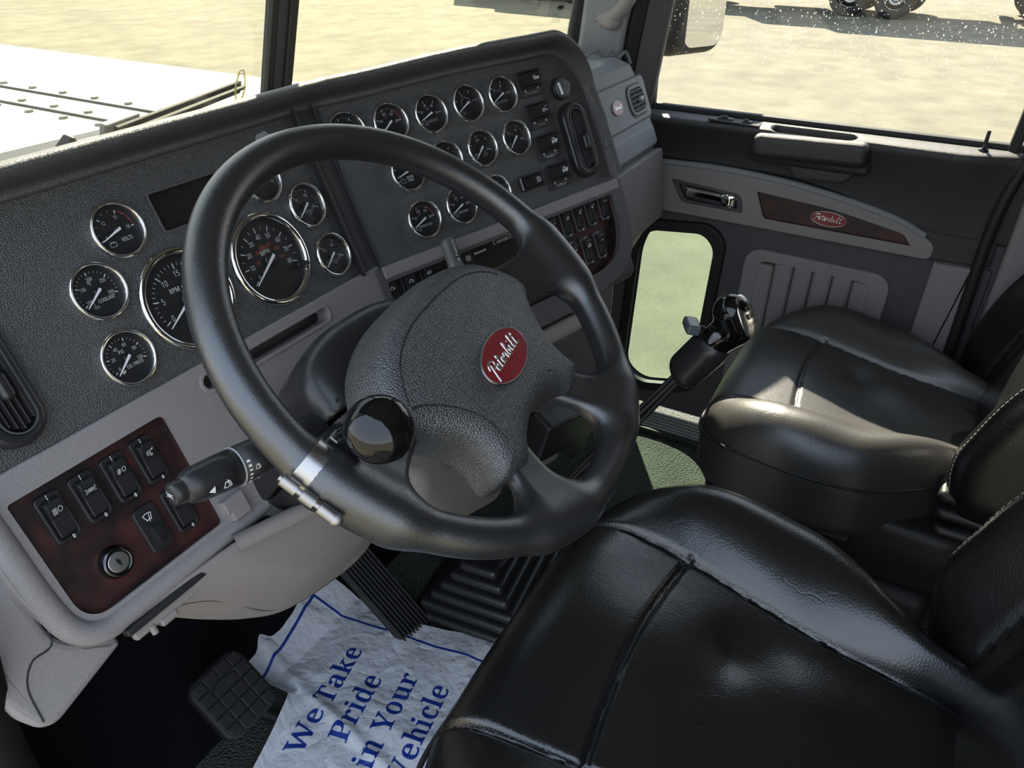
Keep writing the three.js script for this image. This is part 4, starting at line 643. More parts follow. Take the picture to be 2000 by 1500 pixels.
{
  const k = base('spinner_knob', 'glossy black spinner ball clamped to the wheel rim', 'spinner knob');
  const a = Math.PI + 0.205, c = Math.cos(a), s = Math.sin(a), F = FC.clone().multiply(T(0, 0, 0));
  const rimP = V(0.2125 * c, 0.2125 * s, 0), tang = V(-s, c, 0), rad_ = V(c, s, 0), A = FC.clone().multiply(frame(rimP, rad_, V(0, 0, 1), tang.clone().negate()));   // z runs along the rim
  part(k, 'clamp_band', new THREE.ExtrudeGeometry((() => { const q = new THREE.Shape(); q.absarc(0, 0, 0.0212, 0, Math.PI * 2); const h = new THREE.Path(); h.absarc(0, 0, 0.0182, 0, Math.PI * 2); q.holes.push(h); return q; })(), { depth: 0.038, bevelEnabled: true, bevelSize: 0.0006, bevelThickness: 0.0006, bevelOffset: -0.0006, bevelSegments: 2, curveSegments: 40 }).translate(0, 0, -0.019), M.steel, A);
  const hinge = part(k, 'hinge', merge([-0.0165, 0, 0.0165].map((z, i) => rod(0.005, 0.005, i === 1 ? 0.011 : 0.0128, 24).translate(0.0255, 0.006, z * 0.98))), M.steel, A);
  part(hinge, 'hinge_pin', merge([rod(0.0025, 0.0025, 0.05, 16).translate(0.0255, 0.006, 0), new THREE.SphereGeometry(0.0052, 20, 14).translate(0.0255, 0.006, -0.0245)]), M.steel);
  part(k, 'clamp_ear', merge([at(BX(0.016, 0.002, 0.03, 0.0008), -0.0265, 0.012, 0, 0.5), at(BX(0.016, 0.002, 0.03, 0.0008), -0.0275, 0.004, 0, 0.35)]), M.steel, A);
  const ball = V(-0.1815, -0.0455, 0.052), foot = rimP.clone().addScaledVector(rad_, -0.03).add(V(0, 0, 0.012)), up = ball.clone().sub(foot).normalize(), q = new THREE.Quaternion().setFromUnitVectors(V(0, 0, 1), up);
  const B = FC.clone().multiply(new THREE.Matrix4().compose(foot, q, V(1, 1, 1)));
  part(k, 'stem', lathe([[0.0135, -0.008], [0.0135, 0.014], [0.012, 0.026], [0.011, 0.05], [0.0001, 0.05]], 36), M.gloss, B);
  const Bm = FC.clone().multiply(new THREE.Matrix4().compose(ball, new THREE.Quaternion().setFromUnitVectors(V(0, 0, 1), V(-0.35, 0.1, 0.93).normalize()), V(1, 1, 1)));
  part(k, 'ball', lathe([[0.0001, 0.0205], [0.006, 0.0202], [0.013, 0.0182], [0.019, 0.0142], [0.0232, 0.0085], [0.0252, 0.002], [0.0256, -0.002], [0.024, -0.009], [0.0205, -0.0155], [0.015, -0.0205], [0.0001, -0.0225]], 72), M.gloss, Bm);
}

// ------------------------------------------------------------------ passenger side of the dash
{
  const d = base('glovebox_unit', 'grey passenger dash unit painted with a sky tint, with vents, small badge and glovebox door', 'glovebox');
  const prof = [[-0.5, 0.925], [-0.285, 0.921], [-0.253, 0.91], [-0.243, 0.892], [-0.208, 0.8145], [-0.1985, 0.792], [-0.194, 0.788], [-0.18, 0.755], [-0.19, 0.742], [-0.165, 0.68], [-0.17, 0.59], [-0.215, 0.5], [-0.33, 0.44], [-0.5, 0.44]].map(([z, y]) => V2(z, y)), sp = sdPoly(prof);
  part(d, 'housing', nets((x, y, z) => {
    let f = smax(sp(z, y), Math.abs(x - 0.93) - 0.212 + 0.018 * smoothstep(y, 0.8, 0.93), 0.045);
    f = smax(f, -sdBox(x - 0.9, y - 0.94, z + 0.355, 0.135, 0.045, 0.07, 0.03), 0.014);
    return f;
  }, [0.7, 0.42, -0.5], [1.16, 0.94, -0.14], 0.005), M.blue);
  part(d, 'vent_panel', boxUV(ext(poly([[-0.345, -0.002], [0.018, -0.002], [0.024, 0.083], [-0.345, 0.083]], 0.014), 0.006, 0.002)), M.blue, on(FP, 0, 0, -0.003));
  part(d, 'panel_groove', ext(poly([[-0.348, -0.0045], [0.0205, -0.0045], [0.0265, 0.0855], [-0.348, 0.0855]], 0.015), 0.001), M.rubber, on(FP, 0, 0, -0.0005));
  for (const u of [-0.0425, -0.249]) {
    const v = part(d, 'vent', ext(rrect(0.086, 0.058, 0.02), 0.004, 0.0015, [rrect(0.072, 0.046, 0.014, 0, 0, THREE.Path)]), M.blue, on(FP, u, 0.04, 0.003));
    part(v, 'duct', ext(rrect(0.074, 0.048, 0.015), 0.0006), M.void, T(0, 0, 0.0004));
    part(v, 'vent_rim', ext(rrect(0.094, 0.066, 0.024), 0.0008, 0, [rrect(0.084, 0.056, 0.02, 0, 0, THREE.Path)]), M.rubber, T(0, 0, 0.0003));
    for (let i = 0; i < 5; i++) part(v, 'slat', at(BX(0.07 - (Math.abs(i - 2) === 2 ? 0.006 : 0), 0.0022, 0.005, 0.0005, 1), 0, (i - 2) * 0.0092, 0.0022), M.blue);
    part(v, 'upright_slat', merge([-0.016, 0.016].map((x) => at(BX(0.0012, 0.044, 0.002, 0.0004, 1), x, 0, 0.0012))), M.black);
    part(v, 'thumb_tab', nets((x, y, z) => sdBox(x, y, z, 0.0085, 0.0055, 0.005, 0.004), [-0.012, -0.008, -0.008], [0.012, 0.008, 0.008], 0.001), M.greyPlastic, T(0.012, -0.001, 0.005));
  }
  badge(d, 'badge', 0.0245, 0.0135, on(FP, -0.147, 0.042, 0.003));
  const g = part(d, 'glovebox_door', boxUV(ext(rrect(0.36, 0.155, 0.012, -0.13, 0), 0.012, 0.004)), M.trim, frame(V(1.07, 0.665, -0.174), V(1, 0, 0), V(0, 0.995, -0.1), V(0, 0.1, 0.995)));
  part(g, 'latch', ext(rrect(0.05, 0.075, 0.008, -0.27, 0.01), 0.003, 0.001), M.trim, T(0, 0, 0.011));
  part(g, 'latch_recess', ext(rrect(0.03, 0.05, 0.006, -0.27, 0.01), 0.002), M.trimDark, T(0, 0, 0.0125));
  part(d, 'cable_tie', tube([V(1.04, 0.925, -0.33), V(1.06, 0.936, -0.315), V(1.075, 0.922, -0.305), V(1.09, 0.934, -0.295), V(1.105, 0.918, -0.285), V(1.12, 0.928, -0.275), V(1.13, 0.905, -0.265)], 0.0035, 50, 8), M.blue);
}

// ------------------------------------------------------------------ passenger door
const FD = frame(V(1.2, 0, 0), V(0, 0, 1), V(0, 1, 0), V(-1, 0, 0));
{
  const d = struct('door_1', null, null, 'passenger door with black padded sill, wood inlay and a small lower window');
  const peep = [[-0.245, 0.13, 0.05], [-0.232, 0.475, 0.05], [-0.21, 0.53, 0.05], [-0.07, 0.545, 0.05], [-0.036, 0.51, 0.05], [-0.05, 0.12, 0.06], [-0.19, 0.09, 0.05]];
  const grow = (k) => peep.map(([x, y, r]) => [-0.14 + (x + 0.14) * (1 + k / 0.1), 0.32 + (y - 0.32) * (1 + k / 0.22), r]);
  part(d, 'door_panel', boxUV(ext(poly([[-0.29, 0.03], [0.53, 0.03], [0.53, 0.795], [-0.29, 0.795]], 0.01), 0.045, 0.003, [poly(grow(0.012), 0.05, THREE.Path)], 16)), M.trimDark, on(FD, 0, 0, -0.045));
  part(d, 'lower_window_frame', ext(poly(grow(0.02), 0.05), 0.026, 0.006, [poly(grow(0.0), 0.05, THREE.Path)], 18), M.rubber, on(FD, 0, 0, -0.014));
  part(d, 'lower_window', ext(poly(grow(0.008), 0.05), 0.001).translate(0, 0, 0), M.peep, on(FD, 0, 0, -0.03));
  part(d, 'window_pane', new THREE.PlaneGeometry(0.86, 0.84).translate(0.14, 1.2, 0), M.side, on(FD, 0, 0, -0.03));
  const N = 2600, gs = new THREE.CircleGeometry(0.0011, 6), dust = new THREE.InstancedMesh(gs, M.dust, N), m = new THREE.Matrix4(); dust.name = 'dust_speck'; kind(dust, 'stuff');
  for (let i = 0; i < N; i++) { const y = 0.9 + 0.32 * Math.pow(rnd(), 0.75), z = -0.22 + 0.72 * rnd(), s = 0.28 + 0.85 * rnd() * rnd(); m.compose(P(FD, z, y + 0.0 * z, -0.0312), new THREE.Quaternion().setFromEuler(new THREE.Euler(0, -Math.PI / 2, 0)), V(s, s * (1 + rnd()), 1)); dust.setMatrixAt(i, m); }
  d.add(dust);
  part(d, 'window_seal', merge([at(BX(0.78, 0.014, 0.022, 0.005), 0.13, 0.806, -0.018), at(BX(0.016, 0.9, 0.02, 0.005), -0.243, 1.23, -0.015, 0.012), at(BX(0.02, 0.9, 0.03, 0.006), 0.505, 1.24, -0.012, -0.05)]), M.rubber, FD);
  // black padded top: ledge under the glass with the pull pocket
  part(d, 'upper_pad', nets((x, y, z) => {
    const low = 0.697 - 0.075 * smoothstep(x, -0.05, 0.42) * smoothstep(x, -0.05, 0.42), t = clamp((y - low) / (0.805 - low), 0, 1), n = 0.012 + 0.05 * Math.pow(t, 1.6) * smoothstep(x, -0.29, -0.2) * (1 - 0.55 * smoothstep(x, 0.4, 0.52));
    let f = smax(smax(z - n, y - 0.803 + 0.10 * Math.max(0, z - 0.02) , 0.02), low - y, 0.012); f = Math.max(f, -0.005 - z, Math.abs(x - 0.12) - 0.41);
    f = smax(f, -sdBox(x - 0.128, y - 0.79, z - 0.026, 0.082, 0.05, 0.017, 0.012), 0.008);
    return f;
  }, [-0.3, 0.6, -0.01], [0.54, 0.82, 0.07], 0.0045), M.doorPad, FD);
  part(d, 'rear_pad', boxUV(ext(poly([[0.30, 0.70], [0.51, 0.7], [0.51, 0.577], [0.395, 0.574], [0.392, 0.61], [0.35, 0.645]], 0.006), 0.012, 0.003)), M.doorPad, on(FD, 0, 0, -0.001));
  part(d, 'pull_bar', nets((x, y, z) => {
    let f = smin(sdBox(x - 0.128, y - 0.771 - 0.03 * (x - 0.1), z - 0.05, 0.114, 0.024, 0.022, 0.016), sdBox(x - 0.128, y - 0.758, z - 0.03, 0.122, 0.03, 0.016, 0.014), 0.012);
    return smax(f, -sdBox(x - 0.126, y - 0.80, z - 0.024, 0.08, 0.05, 0.02, 0.014), 0.008);
  }, [-0.01, 0.71, -0.005], [0.27, 0.82, 0.085], 0.003), M.doorPad, FD);
  part(d, 'pull_cup', boxUV(ext(poly([[0.07, 0.755], [0.25, 0.759], [0.205, 0.706], [0.105, 0.702]], 0.012), 0.022, 0.006)), std([0.03, 0.03, 0.031], 0.55), on(FD, 0, 0, 0.012));
  part(d, 'pull_cup_recess', ext(poly([[0.1, 0.757], [0.205, 0.76], [0.19, 0.732], [0.118, 0.729]], 0.01), 0.004, 0.001), std([0.075, 0.075, 0.077], 0.55), on(FD, 0, 0, 0.0325));
  // window switches on the ledge
  const sp = part(d, 'window_switch_plate', BX(0.11, 0.004, 0.03, 0.0018), M.trimDark, on(FD, -0.035, 0.803, 0.03, -0.03));
  for (const [x, w] of [[-0.02, 0.032], [0.026, 0.02]]) part(sp, 'window_switch', merge([at(BX(w, 0.005, 0.014, 0.002), x, 0.003, 0), at(BX(w * 0.5, 0.006, 0.006, 0.002), x - w * 0.1, 0.006, 0.002)]), M.black);
  part(d, 'lock_pin', lathe([[0.0001, 0.035], [0.0032, 0.034], [0.0036, 0.012], [0.0028, 0.004], [0.008, 0.002], [0.009, -0.002]], 20).rotateX(-Math.PI / 2), M.black, on(FD, 0.433, 0.805, 0.02));
  // grey swoosh with handle and wood inlay
  const sw = poly([[-0.235, 0.6], [-0.225, 0.693, 0.012], [-0.1, 0.698], [0.05, 0.692], [0.21, 0.673], [0.35, 0.642, 0.03], [0.405, 0.605, 0.03], [0.402, 0.574, 0.03], [-0.215, 0.582, 0.01]], 0.012);
  part(d, 'armrest_trim', boxUV(ext(sw, 0.02, 0.004, [poly([[-0.17, 0.665], [0.004, 0.652], [0.018, 0.602], [-0.135, 0.605]], 0.018, THREE.Path), poly([[0.028, 0.665, 0.009], [0.2, 0.651, 0.03], [0.345, 0.624, 0.012], [0.368, 0.594, 0.014], [0.055, 0.599, 0.012]], 0.01, THREE.Path)], 14)), M.trim, FD);
  part(d, 'armrest_edge', boxUV(tube([[-0.225, 0.692], [-0.05, 0.696], [0.1, 0.687], [0.22, 0.669], [0.32, 0.647], [0.38, 0.622]].map(([z, y]) => P(FD, z, y, 0.015)), 0.0075, 50, 10)), M.blue);
  part(d, 'handle_recess', ext(poly([[-0.175, 0.668], [0.008, 0.655], [0.02, 0.6], [-0.138, 0.602]], 0.018), 0.003), M.trimDark, on(FD, 0, 0, -0.001));
  const hr = part(d, 'handle_bezel', ext(poly([[-0.168, 0.664], [0.003, 0.651], [0.015, 0.603], [-0.133, 0.606]], 0.018), 0.016, 0.003, [poly([[-0.15, 0.655], [-0.008, 0.644], [0.003, 0.61], [-0.125, 0.612]], 0.014, THREE.Path)], 14), M.trimDark, on(FD, 0, 0, 0.002));
  part(d, 'door_handle', nets((x, y, z) => smin(sdBox(x + 0.072, y - 0.631 + 0.06 * (x + 0.072), z - 0.015, 0.056, 0.0135, 0.009, 0.008), sdBox(x + 0.02, y - 0.629, z - 0.015, 0.012, 0.0165, 0.008, 0.007), 0.012), [-0.14, 0.605, 0.0], [0.0, 0.66, 0.03], 0.002), M.chrome, FD);
  part(d, 'wood_inlay', ext(poly([[0.026, 0.667, 0.006], [0.2, 0.653], [0.347, 0.626, 0.01], [0.37, 0.592, 0.014], [0.053, 0.597, 0.012]], 0.006), 0.004), M.wood, on(FD, 0, 0, 0.009));
  badge(d, 'badge', 0.037, 0.0155, on(FD, 0.191, 0.6235, 0.0125, -0.03));
  // stitched pocket with pleats
  part(d, 'pocket_frame', boxUV(ext(poly([[0.026, 0.05], [0.03, 0.528], [0.346, 0.52], [0.338, 0.05]], 0.045), 0.012, 0.005, [poly([[0.055, 0.05], [0.058, 0.508], [0.312, 0.501], [0.306, 0.05]], 0.03, THREE.Path)], 14)), M.trim, on(FD, 0, 0, -0.001));
  for (let i = 0; i < 6; i++) { const x = 0.058 + i * 0.0425; part(d, 'pleat', boxUV(at(BX(0.0405, 0.43, 0.022, 0.0085, 4), x + 0.02, (i === 0 || i === 5 ? 0.279 : 0.287), 0)), M.trim, FD); }
  part(d, 'rear_trim', boxUV(ext(poly([[0.405, 0.03], [0.41, 0.572], [0.486, 0.573], [0.478, 0.03]], 0.006), 0.026, 0.008)), M.trim, FD);
  part(d, 'rear_edge', boxUV(at(BX(0.03, 0.54, 0.01, 0.004), 0.503, 0.3, 0.003)), M.trimDark, FD);
}
{
  const p = struct('trim_5');      // rear door pillar
  part(p, 'door_seal', tube([V(1.185, 1.0, 0.53), V(1.178, 0.82, 0.512), V(1.172, 0.72, 0.494), V(1.17, 0.62, 0.488), V(1.17, 0.45, 0.49), V(1.17, 0.1, 0.49)], 0.0115, 60, 10), M.rubber);
  part(p, 'pillar_cover', boxUV(at(BX(0.05, 1.7, 0.3, 0.012), 1.19, 0.85, 0.675)), M.trim);
}
{
  const p = struct('trim_6');      // ribbed sill plate
  part(p, 'plate', at(BX(0.09, 0.008, 0.82, 0.002), 1.155, 0.008, 0.12), M.steel);
  for (let i = 0; i < 6; i++) part(p, 'rib', at(BX(0.006, 0.006, 0.82, 0.002, 1), 1.12 + i * 0.0135, 0.0135, 0.12), std([0.42, 0.45, 0.4], 0.4, { metalness: 0.6 }));
  part(p, 'edge', at(BX(0.012, 0.016, 0.82, 0.004), 1.105, 0.01, 0.12), M.rubber);
}

// ------------------------------------------------------------------ seats
function makeSeat(label) {
  const t = base('bucket_seat', label, 'seat', 'black leather bucket seats');
  const hw = (z) => 0.225 + 0.06 * Math.sin(Math.PI * clamp((z + 0.02) / 0.42, 0, 1)) - 0.06 * smoothstep(z, 0.26, 0.46);
  const inner = (z) => 0.158 - 0.045 * smoothstep(z, 0.02, 0.4);
  const dent = (x, z) => 0.016 * (fbm(x * 0.9 + 0.5, z * 0.9 + 0.4, 6, 111, 2) - 0.37) + 0.009 * Math.exp(-(((x - 0.03) / 0.05) ** 2) - ((z - 0.3) / 0.05) ** 2) - 0.008 * Math.exp(-(((x - 0.05) / 0.035) ** 2) - ((z - 0.225) / 0.03) ** 2);
  const cushion = (x, y, z) => {
    const ax = Math.abs(x), w = hw(z), wi = inner(z), s = clamp((ax - wi) / (w - wi), 0, 1), bol = ax > wi ? 0.05 * Math.sin(Math.PI * 0.74 * Math.pow(s, 0.82)) * (s / (s + 0.035)) * smoothstep(z, -0.01, 0.14) : 0;
    let top = 0.506 + 0.010 * smoothstep(z, 0.3, 0.0) + bol - 0.02 * smoothstep(z, 0.1, 0.45) + dent(x, z) * smoothstep(ax, wi - 0.005, wi - 0.06) + 0.0012 * Math.sin(z * 48 + ax * 25) * smoothstep(ax, wi, wi + 0.03) + 0.01 * Math.max(0, 1 - Math.pow(ax / wi, 2)) * smoothstep(z, 0.26, 0.08);
    let g = 0.0055 * Math.exp(-(((ax - wi) / 0.0042) ** 2)) * smoothstep(z, -0.03, 0.01);
    const cz = 0.132 + 0.012 * (ax / 0.15) ** 2; if (ax < wi + 0.006) g += 0.005 * Math.exp(-(((z - cz) / 0.004) ** 2));
    const foot = smax(ax - w, Math.max(-z - 0.012, z - 0.50), 0.09);
    return smax(smax((y - top) * 0.9, foot, 0.075), 0.36 - y, 0.03) + g;
  };
  part(t, 'cushion', nets(cushion, [-0.31, 0.345, -0.03], [0.31, 0.575, 0.515], 0.0045), M.seat);
  const outer = []; for (let i = 0; i <= 40; i++) { const a = i / 40, z = lerp(0.44, 0.03, Math.min(1, a * 2.4)), k = clamp((a - 0.4167) / 0.5833, 0, 1); if (k === 0) outer.push(V(hw(z) - 0.002, 0.462 + 0.012 * Math.sin(z * 9), z)); }
  const ring = [...outer, V(0.2, 0.455, -0.004), V(0.1, 0.452, -0.012), V(0, 0.452, -0.013), V(-0.1, 0.452, -0.012), V(-0.2, 0.455, -0.004), ...outer.slice().reverse().map((p) => V(-p.x, p.y, p.z))];
  part(t, 'piping', tube(ring, 0.0032, 160, 8), M.seam);
  const seam = (f, y0) => { const p = []; for (let i = 0; i <= 24; i++) { const q = f(i / 24); let y = 0.57; for (let k = 0; k < 220 && cushion(q[0], y, q[1]) > 0; k++) y -= 0.001; p.push(V(q[0], y + 0.0002, q[1])); } return tube(p, 0.0013, 60, 6); };
  for (const s of [-1, 1]) part(t, 'seam', seam((k) => { const z = lerp(0.005, 0.46, k); return [s * inner(z), z]; }), M.seam);
  part(t, 'seam', seam((k) => { const x = lerp(-0.148, 0.148, k); return [x, 0.132 + 0.012 * (x / 0.15) ** 2]; }), M.seam);
  // shell below, pedestal and controls
  part(t, 'skirt', boxUV(nets((x, y, z) => smax(smax(Math.abs(x) - 0.24 + 0.05 * smoothstep(y, 0.36, 0.2), Math.max(-z + 0.02, z - 0.47), 0.06), Math.max(y - 0.4, 0.24 - y), 0.02), [-0.27, 0.22, -0.02], [0.27, 0.42, 0.5], 0.007)), M.seam);
  part(t, 'pedestal', merge([at(BX(0.4, 0.16, 0.38, 0.03), 0, 0.15, 0.26), at(BX(0.44, 0.08, 0.44, 0.012), 0, 0.04, 0.25)]), M.rubber);
  // backrest
  const rake = 0.33, back = (x, y, z) => {
    const ax = Math.abs(x), h = y - 0.44, zc = 0.425 + h * rake, w = 0.245 - 0.07 * smoothstep(h, 0.35, 0.72) - 0.035 * smoothstep(h, 0.06, -0.08), wi = 0.15;
    const wing = ax > wi - 0.03 ? 0.082 * smoothstep(ax, wi - 0.03, w - 0.01) * (smoothstep(h, -0.07, 0.14) - 0.75 * smoothstep(h, 0.2, 0.5)) : 0;
    const lumbar = 0.02 * Math.exp(-(((h - 0.16) / 0.1) ** 2)) * smoothstep(ax, 0.14, 0.05);
    const g = 0.005 * Math.exp(-(((ax - wi) / 0.004) ** 2)) + (ax < wi ? 0.004 * Math.exp(-(((h - 0.36) / 0.004) ** 2)) : 0) + 0.006 * (fbm(x * 0.8 + 0.5, y * 0.6, 8, 117, 2) - 0.37);
    const front = (zc - wing - lumbar) - z, rear = z - zc - 0.085;
    return smax(smax(smax(front * 0.93, rear, 0.06), ax - w, 0.055), Math.max(h - 0.78, -0.1 - h) , 0.06) + g;
  };
  part(t, 'backrest', nets(back, [-0.27, 0.32, 0.3], [0.27, 1.24, 0.88], 0.0065), M.seat);
  for (const s of [-1, 1]) {
    const p = []; for (let i = 0; i <= 30; i++) { const y = lerp(0.47, 0.95, i / 30), x = s * (0.228 - 0.06 * smoothstep(y - 0.44, 0.35, 0.72) - 0.025 * smoothstep(y - 0.44, 0.06, -0.08)); let z = 0.3; for (let k = 0; k < 500 && back(x, y, z) > 0; k++) z += 0.001; p.push(V(x, y, z - 0.0002)); }
    part(t, 'stitching', merge(p.slice(0, -1).flatMap((a, i) => [0.1, 0.6].map((k) => { const A = a.clone().lerp(p[i + 1], k), B = a.clone().lerp(p[i + 1], k + 0.33); return tube([A, A.clone().lerp(B, 0.5), B], 0.0008, 3, 5); }))), M.thread);
  }
  return t;
}
const driverSeat = makeSeat('worn black leather driver\u2019s seat in the foreground, creased along the bolster');
driverSeat.position.set(0, 0.028, 0.088);
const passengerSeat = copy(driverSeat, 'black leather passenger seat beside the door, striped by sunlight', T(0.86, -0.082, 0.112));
passengerSeat.traverse((o) => { if (o.material === M.seat && o.name === 'cushion') o.material = M.seatSunlit; });
{
  const off = passengerSeat.matrix.clone().invert(); passengerSeat.updateMatrix(); off.copy(passengerSeat.matrix).invert();
  for (const [x, y, z, m] of [[0.6, 0.272, 0.267, M.redPlastic], [0.6, 0.262, 0.3, M.greyPlastic]]) {
    const l = part(passengerSeat, 'lever', nets((a, b, c) => sdBox(a, b, c, 0.012, 0.014, 0.009, 0.004), [-0.016, -0.018, -0.013], [0.016, 0.018, 0.013], 0.002), m, off.clone().multiply(T(x, y, z))); l.userData.label = m === M.redPlastic ? 'short red lever' : 'short grey lever';
    part(l, 'stem', at(BX(0.05, 0.008, 0.008, 0.002), 0.03, 0, 0), M.black);
  }
  part(passengerSeat, 'handle', merge([at(BX(0.012, 0.016, 0.062, 0.004), 0, 0, 0), at(BX(0.012, 0.022, 0.012, 0.003), 0, 0.008, -0.026), at(BX(0.012, 0.028, 0.014, 0.003), 0, 0.01, 0.025)]), M.redPlastic, off.clone().multiply(T(0.6, 0.33, 0.364))).userData.label = 'long red handle';
  for (const [y, z] of [[0.395, 0.545], [0.362, 0.55], [0.328, 0.555]]) part(passengerSeat, 'bellows_rib', BX(0.3, 0.022, 0.085, 0.0105, 4), M.black, off.clone().multiply(T(0.775, y, z)));
  const c = part(passengerSeat, 'control_panel', BX(0.17, 0.06, 0.012, 0.005), M.black, off.clone().multiply(frame(V(0.622, 0.287, 0.315), V(0, 0, 1), V(0.3, 0.954, 0), V(-0.954, 0.3, 0))));
  ['axle', 'cab', 'fan', 'truck'].forEach((k, i) => part(c, 'symbol', new THREE.PlaneGeometry(0.014, 0.014), iconMat(k), T(-0.05 + i * 0.03, 0.012 - i * 0.003, 0.0064)));
}

// ------------------------------------------------------------------ gear lever
{
  const g = base('gear_lever', 'black gear lever with bulbous chrome-topped knob between the seats', 'gear lever');
  const A = V(0.375, 0.1, -0.2), B = V(0.497, 0.565, 0.098), K = V(0.503, 0.634, 0.144), ax = K.clone().sub(B).normalize();
  const sleeve = B.clone().addScaledVector(ax, 0.085);
  part(g, 'shaft', tube([A, A.clone().lerp(B, 0.5).add(V(0.005, 0.004, 0)), B.clone().addScaledVector(ax, 0.02)], 0.0065, 30, 12), M.black);
  for (const [dx, dz, bow] of [[-0.012, 0.006, -0.014], [0.012, -0.004, 0.012], [0.004, 0.012, 0.006], [-0.004, -0.012, -0.006]]) part(g, 'air_line', tube([A.clone().add(V(dx * 1.5, -0.02, dz * 1.5)), A.clone().lerp(B, 0.35).add(V(dx + bow, bow * 0.4, dz - bow * 0.5)), A.clone().lerp(B, 0.75).add(V(dx + bow, bow * 0.3, dz)), B.clone().add(V(dx * 0.7, 0, dz * 0.7)).addScaledVector(ax, 0.02)], 0.0036, 40, 10), M.rubber);
  const z = ax, x = V(-0.55, 0, 0.83).cross(z).normalize(), y = z.clone().cross(x), F = frame(B, x, y, z), L = K.clone().sub(B).length();
  part(g, 'sleeve', nets((a, b, c) => smin(sdCap(a, b, c, [0, 0.008, 0.018], [0, 0.006, L - 0.01], 0.0225, 0.025), sdCap(a, b, c, [0, -0.012, 0.018], [0, -0.01, L - 0.015], 0.020, 0.022), 0.02), [-0.04, -0.045, -0.012], [0.04, 0.045, L + 0.02], 0.0028), M.satin, F);
  // knob: leans back towards the passenger seat from the sleeve
  const KF = frame(K, V(0.74, -0.41, -0.53).cross(V(0.1, 0.86, 0.5).normalize()).normalize(), V(0.1, 0.86, 0.5).normalize(), V(0.74, -0.41, -0.53).cross(V(0.1, 0.86, 0.5).normalize()).normalize().cross(V(0.1, 0.86, 0.5).normalize()));
  const top = V(0.5, 0.692, 0.160), mid = V(0.502, 0.668, 0.172);
  const knob = part(g, 'knob', nets((a, b, c) => smin(sdCap(a, b, c, [top.x, top.y, top.z], [mid.x, mid.y, mid.z], 0.0262, 0.0262), sdCap(a, b, c, [K.x, K.y - 0.015, K.z - 0.008], [K.x, K.y + 0.01, K.z + 0.005], 0.0245), 0.02), [K.x - 0.05, K.y - 0.06, K.z - 0.06], [K.x + 0.05, K.y + 0.1, K.z + 0.07], 0.0025), M.gloss);
  const n = V(-0.18, 0.5, 0.85).normalize(), up = V(0, 1, 0).addScaledVector(n, -n.y).normalize(), pc = top.clone().lerp(mid, 0.45).addScaledVector(n, 0.0262), PF = frame(pc, up.clone().cross(n).normalize(), up, n);
  const plate = part(knob, 'shift_plate', nets((a, b, c) => smax(Math.hypot(a / 0.021, b / 0.034) * 0.021 - 0.021, Math.abs(c - 0.0 + (a * a * 12 + b * b * 7)) - 0.0016, 0.002), [-0.026, -0.04, -0.02], [0.026, 0.04, 0.006], 0.0016), std([0.72, 0.71, 0.69], 0.3, { metalness: 1 }), PF);
  part(plate, 'shift_pattern', new THREE.PlaneGeometry(0.026, 0.044), printMat(0.026, 0.044, (c) => { c.fillStyle = '#1b1b1b'; for (const yy of [0.008, -0.004]) for (let i = 0; i < 3; i++) c.fillRect(-0.0095 + i * 0.007, yy, 0.0055, 0.008); txt(c, 'EATON', 0, -0.0125, 0.005, '#1b1b1b', 'sans-serif', 'bold'); c.strokeStyle = '#555'; c.lineWidth = 0.0006; c.beginPath(); c.arc(0, 0.018, 0.003, 0, 7); c.stroke(); }, 256), T(0, 0, 0.0018));
  part(g, 'splitter_button', nets((a, b, c) => sdBox(a, b, c, 0.0105, 0.0125, 0.007, 0.004), [-0.014, -0.016, -0.011], [0.014, 0.016, 0.011], 0.0016), M.greyPlastic, frame(V(0.484, 0.652, 0.150), V(0.5, 0.3, 0.81).normalize(), ax.clone(), V(0.5, 0.3, 0.81).normalize().cross(ax)));
  const rs = part(g, 'range_selector', nets((a, b, c) => sdBox(a, b, c, 0.019, 0.008, 0.011, 0.005), [-0.024, -0.012, -0.015], [0.024, 0.012, 0.015], 0.0018), std([0.09, 0.11, 0.12], 0.25), T(0.492, 0.659, 0.108, 0, 0.15, 0.5));
  part(rs, 'stem', tube([V(0.008, -0.004, 0.006), V(0.014, -0.008, 0.02), V(0.018, -0.014, 0.036)], 0.0045, 10, 8), M.black);
  // rubber boot of stacked square folds
  const q0 = V(0.43, 0.02, -0.2), q1 = V(0.385, 0.135, -0.19);
  for (let i = 0; i < 6; i++) { const t = i / 5, c = q0.clone().lerp(q1, t), w = lerp(0.27, 0.09, t); part(g, 'boot_fold', nets((a, b, d) => sdBox(a, b, d, w / 2, 0.0125, w * 0.46, 0.0122), [-w / 2 - 0.01, -0.02, -w / 2 - 0.01], [w / 2 + 0.01, 0.02, w / 2 + 0.01], 0.004), M.satin, T(c.x, c.y, c.z, 0.06, 0, 0.1)); }
}
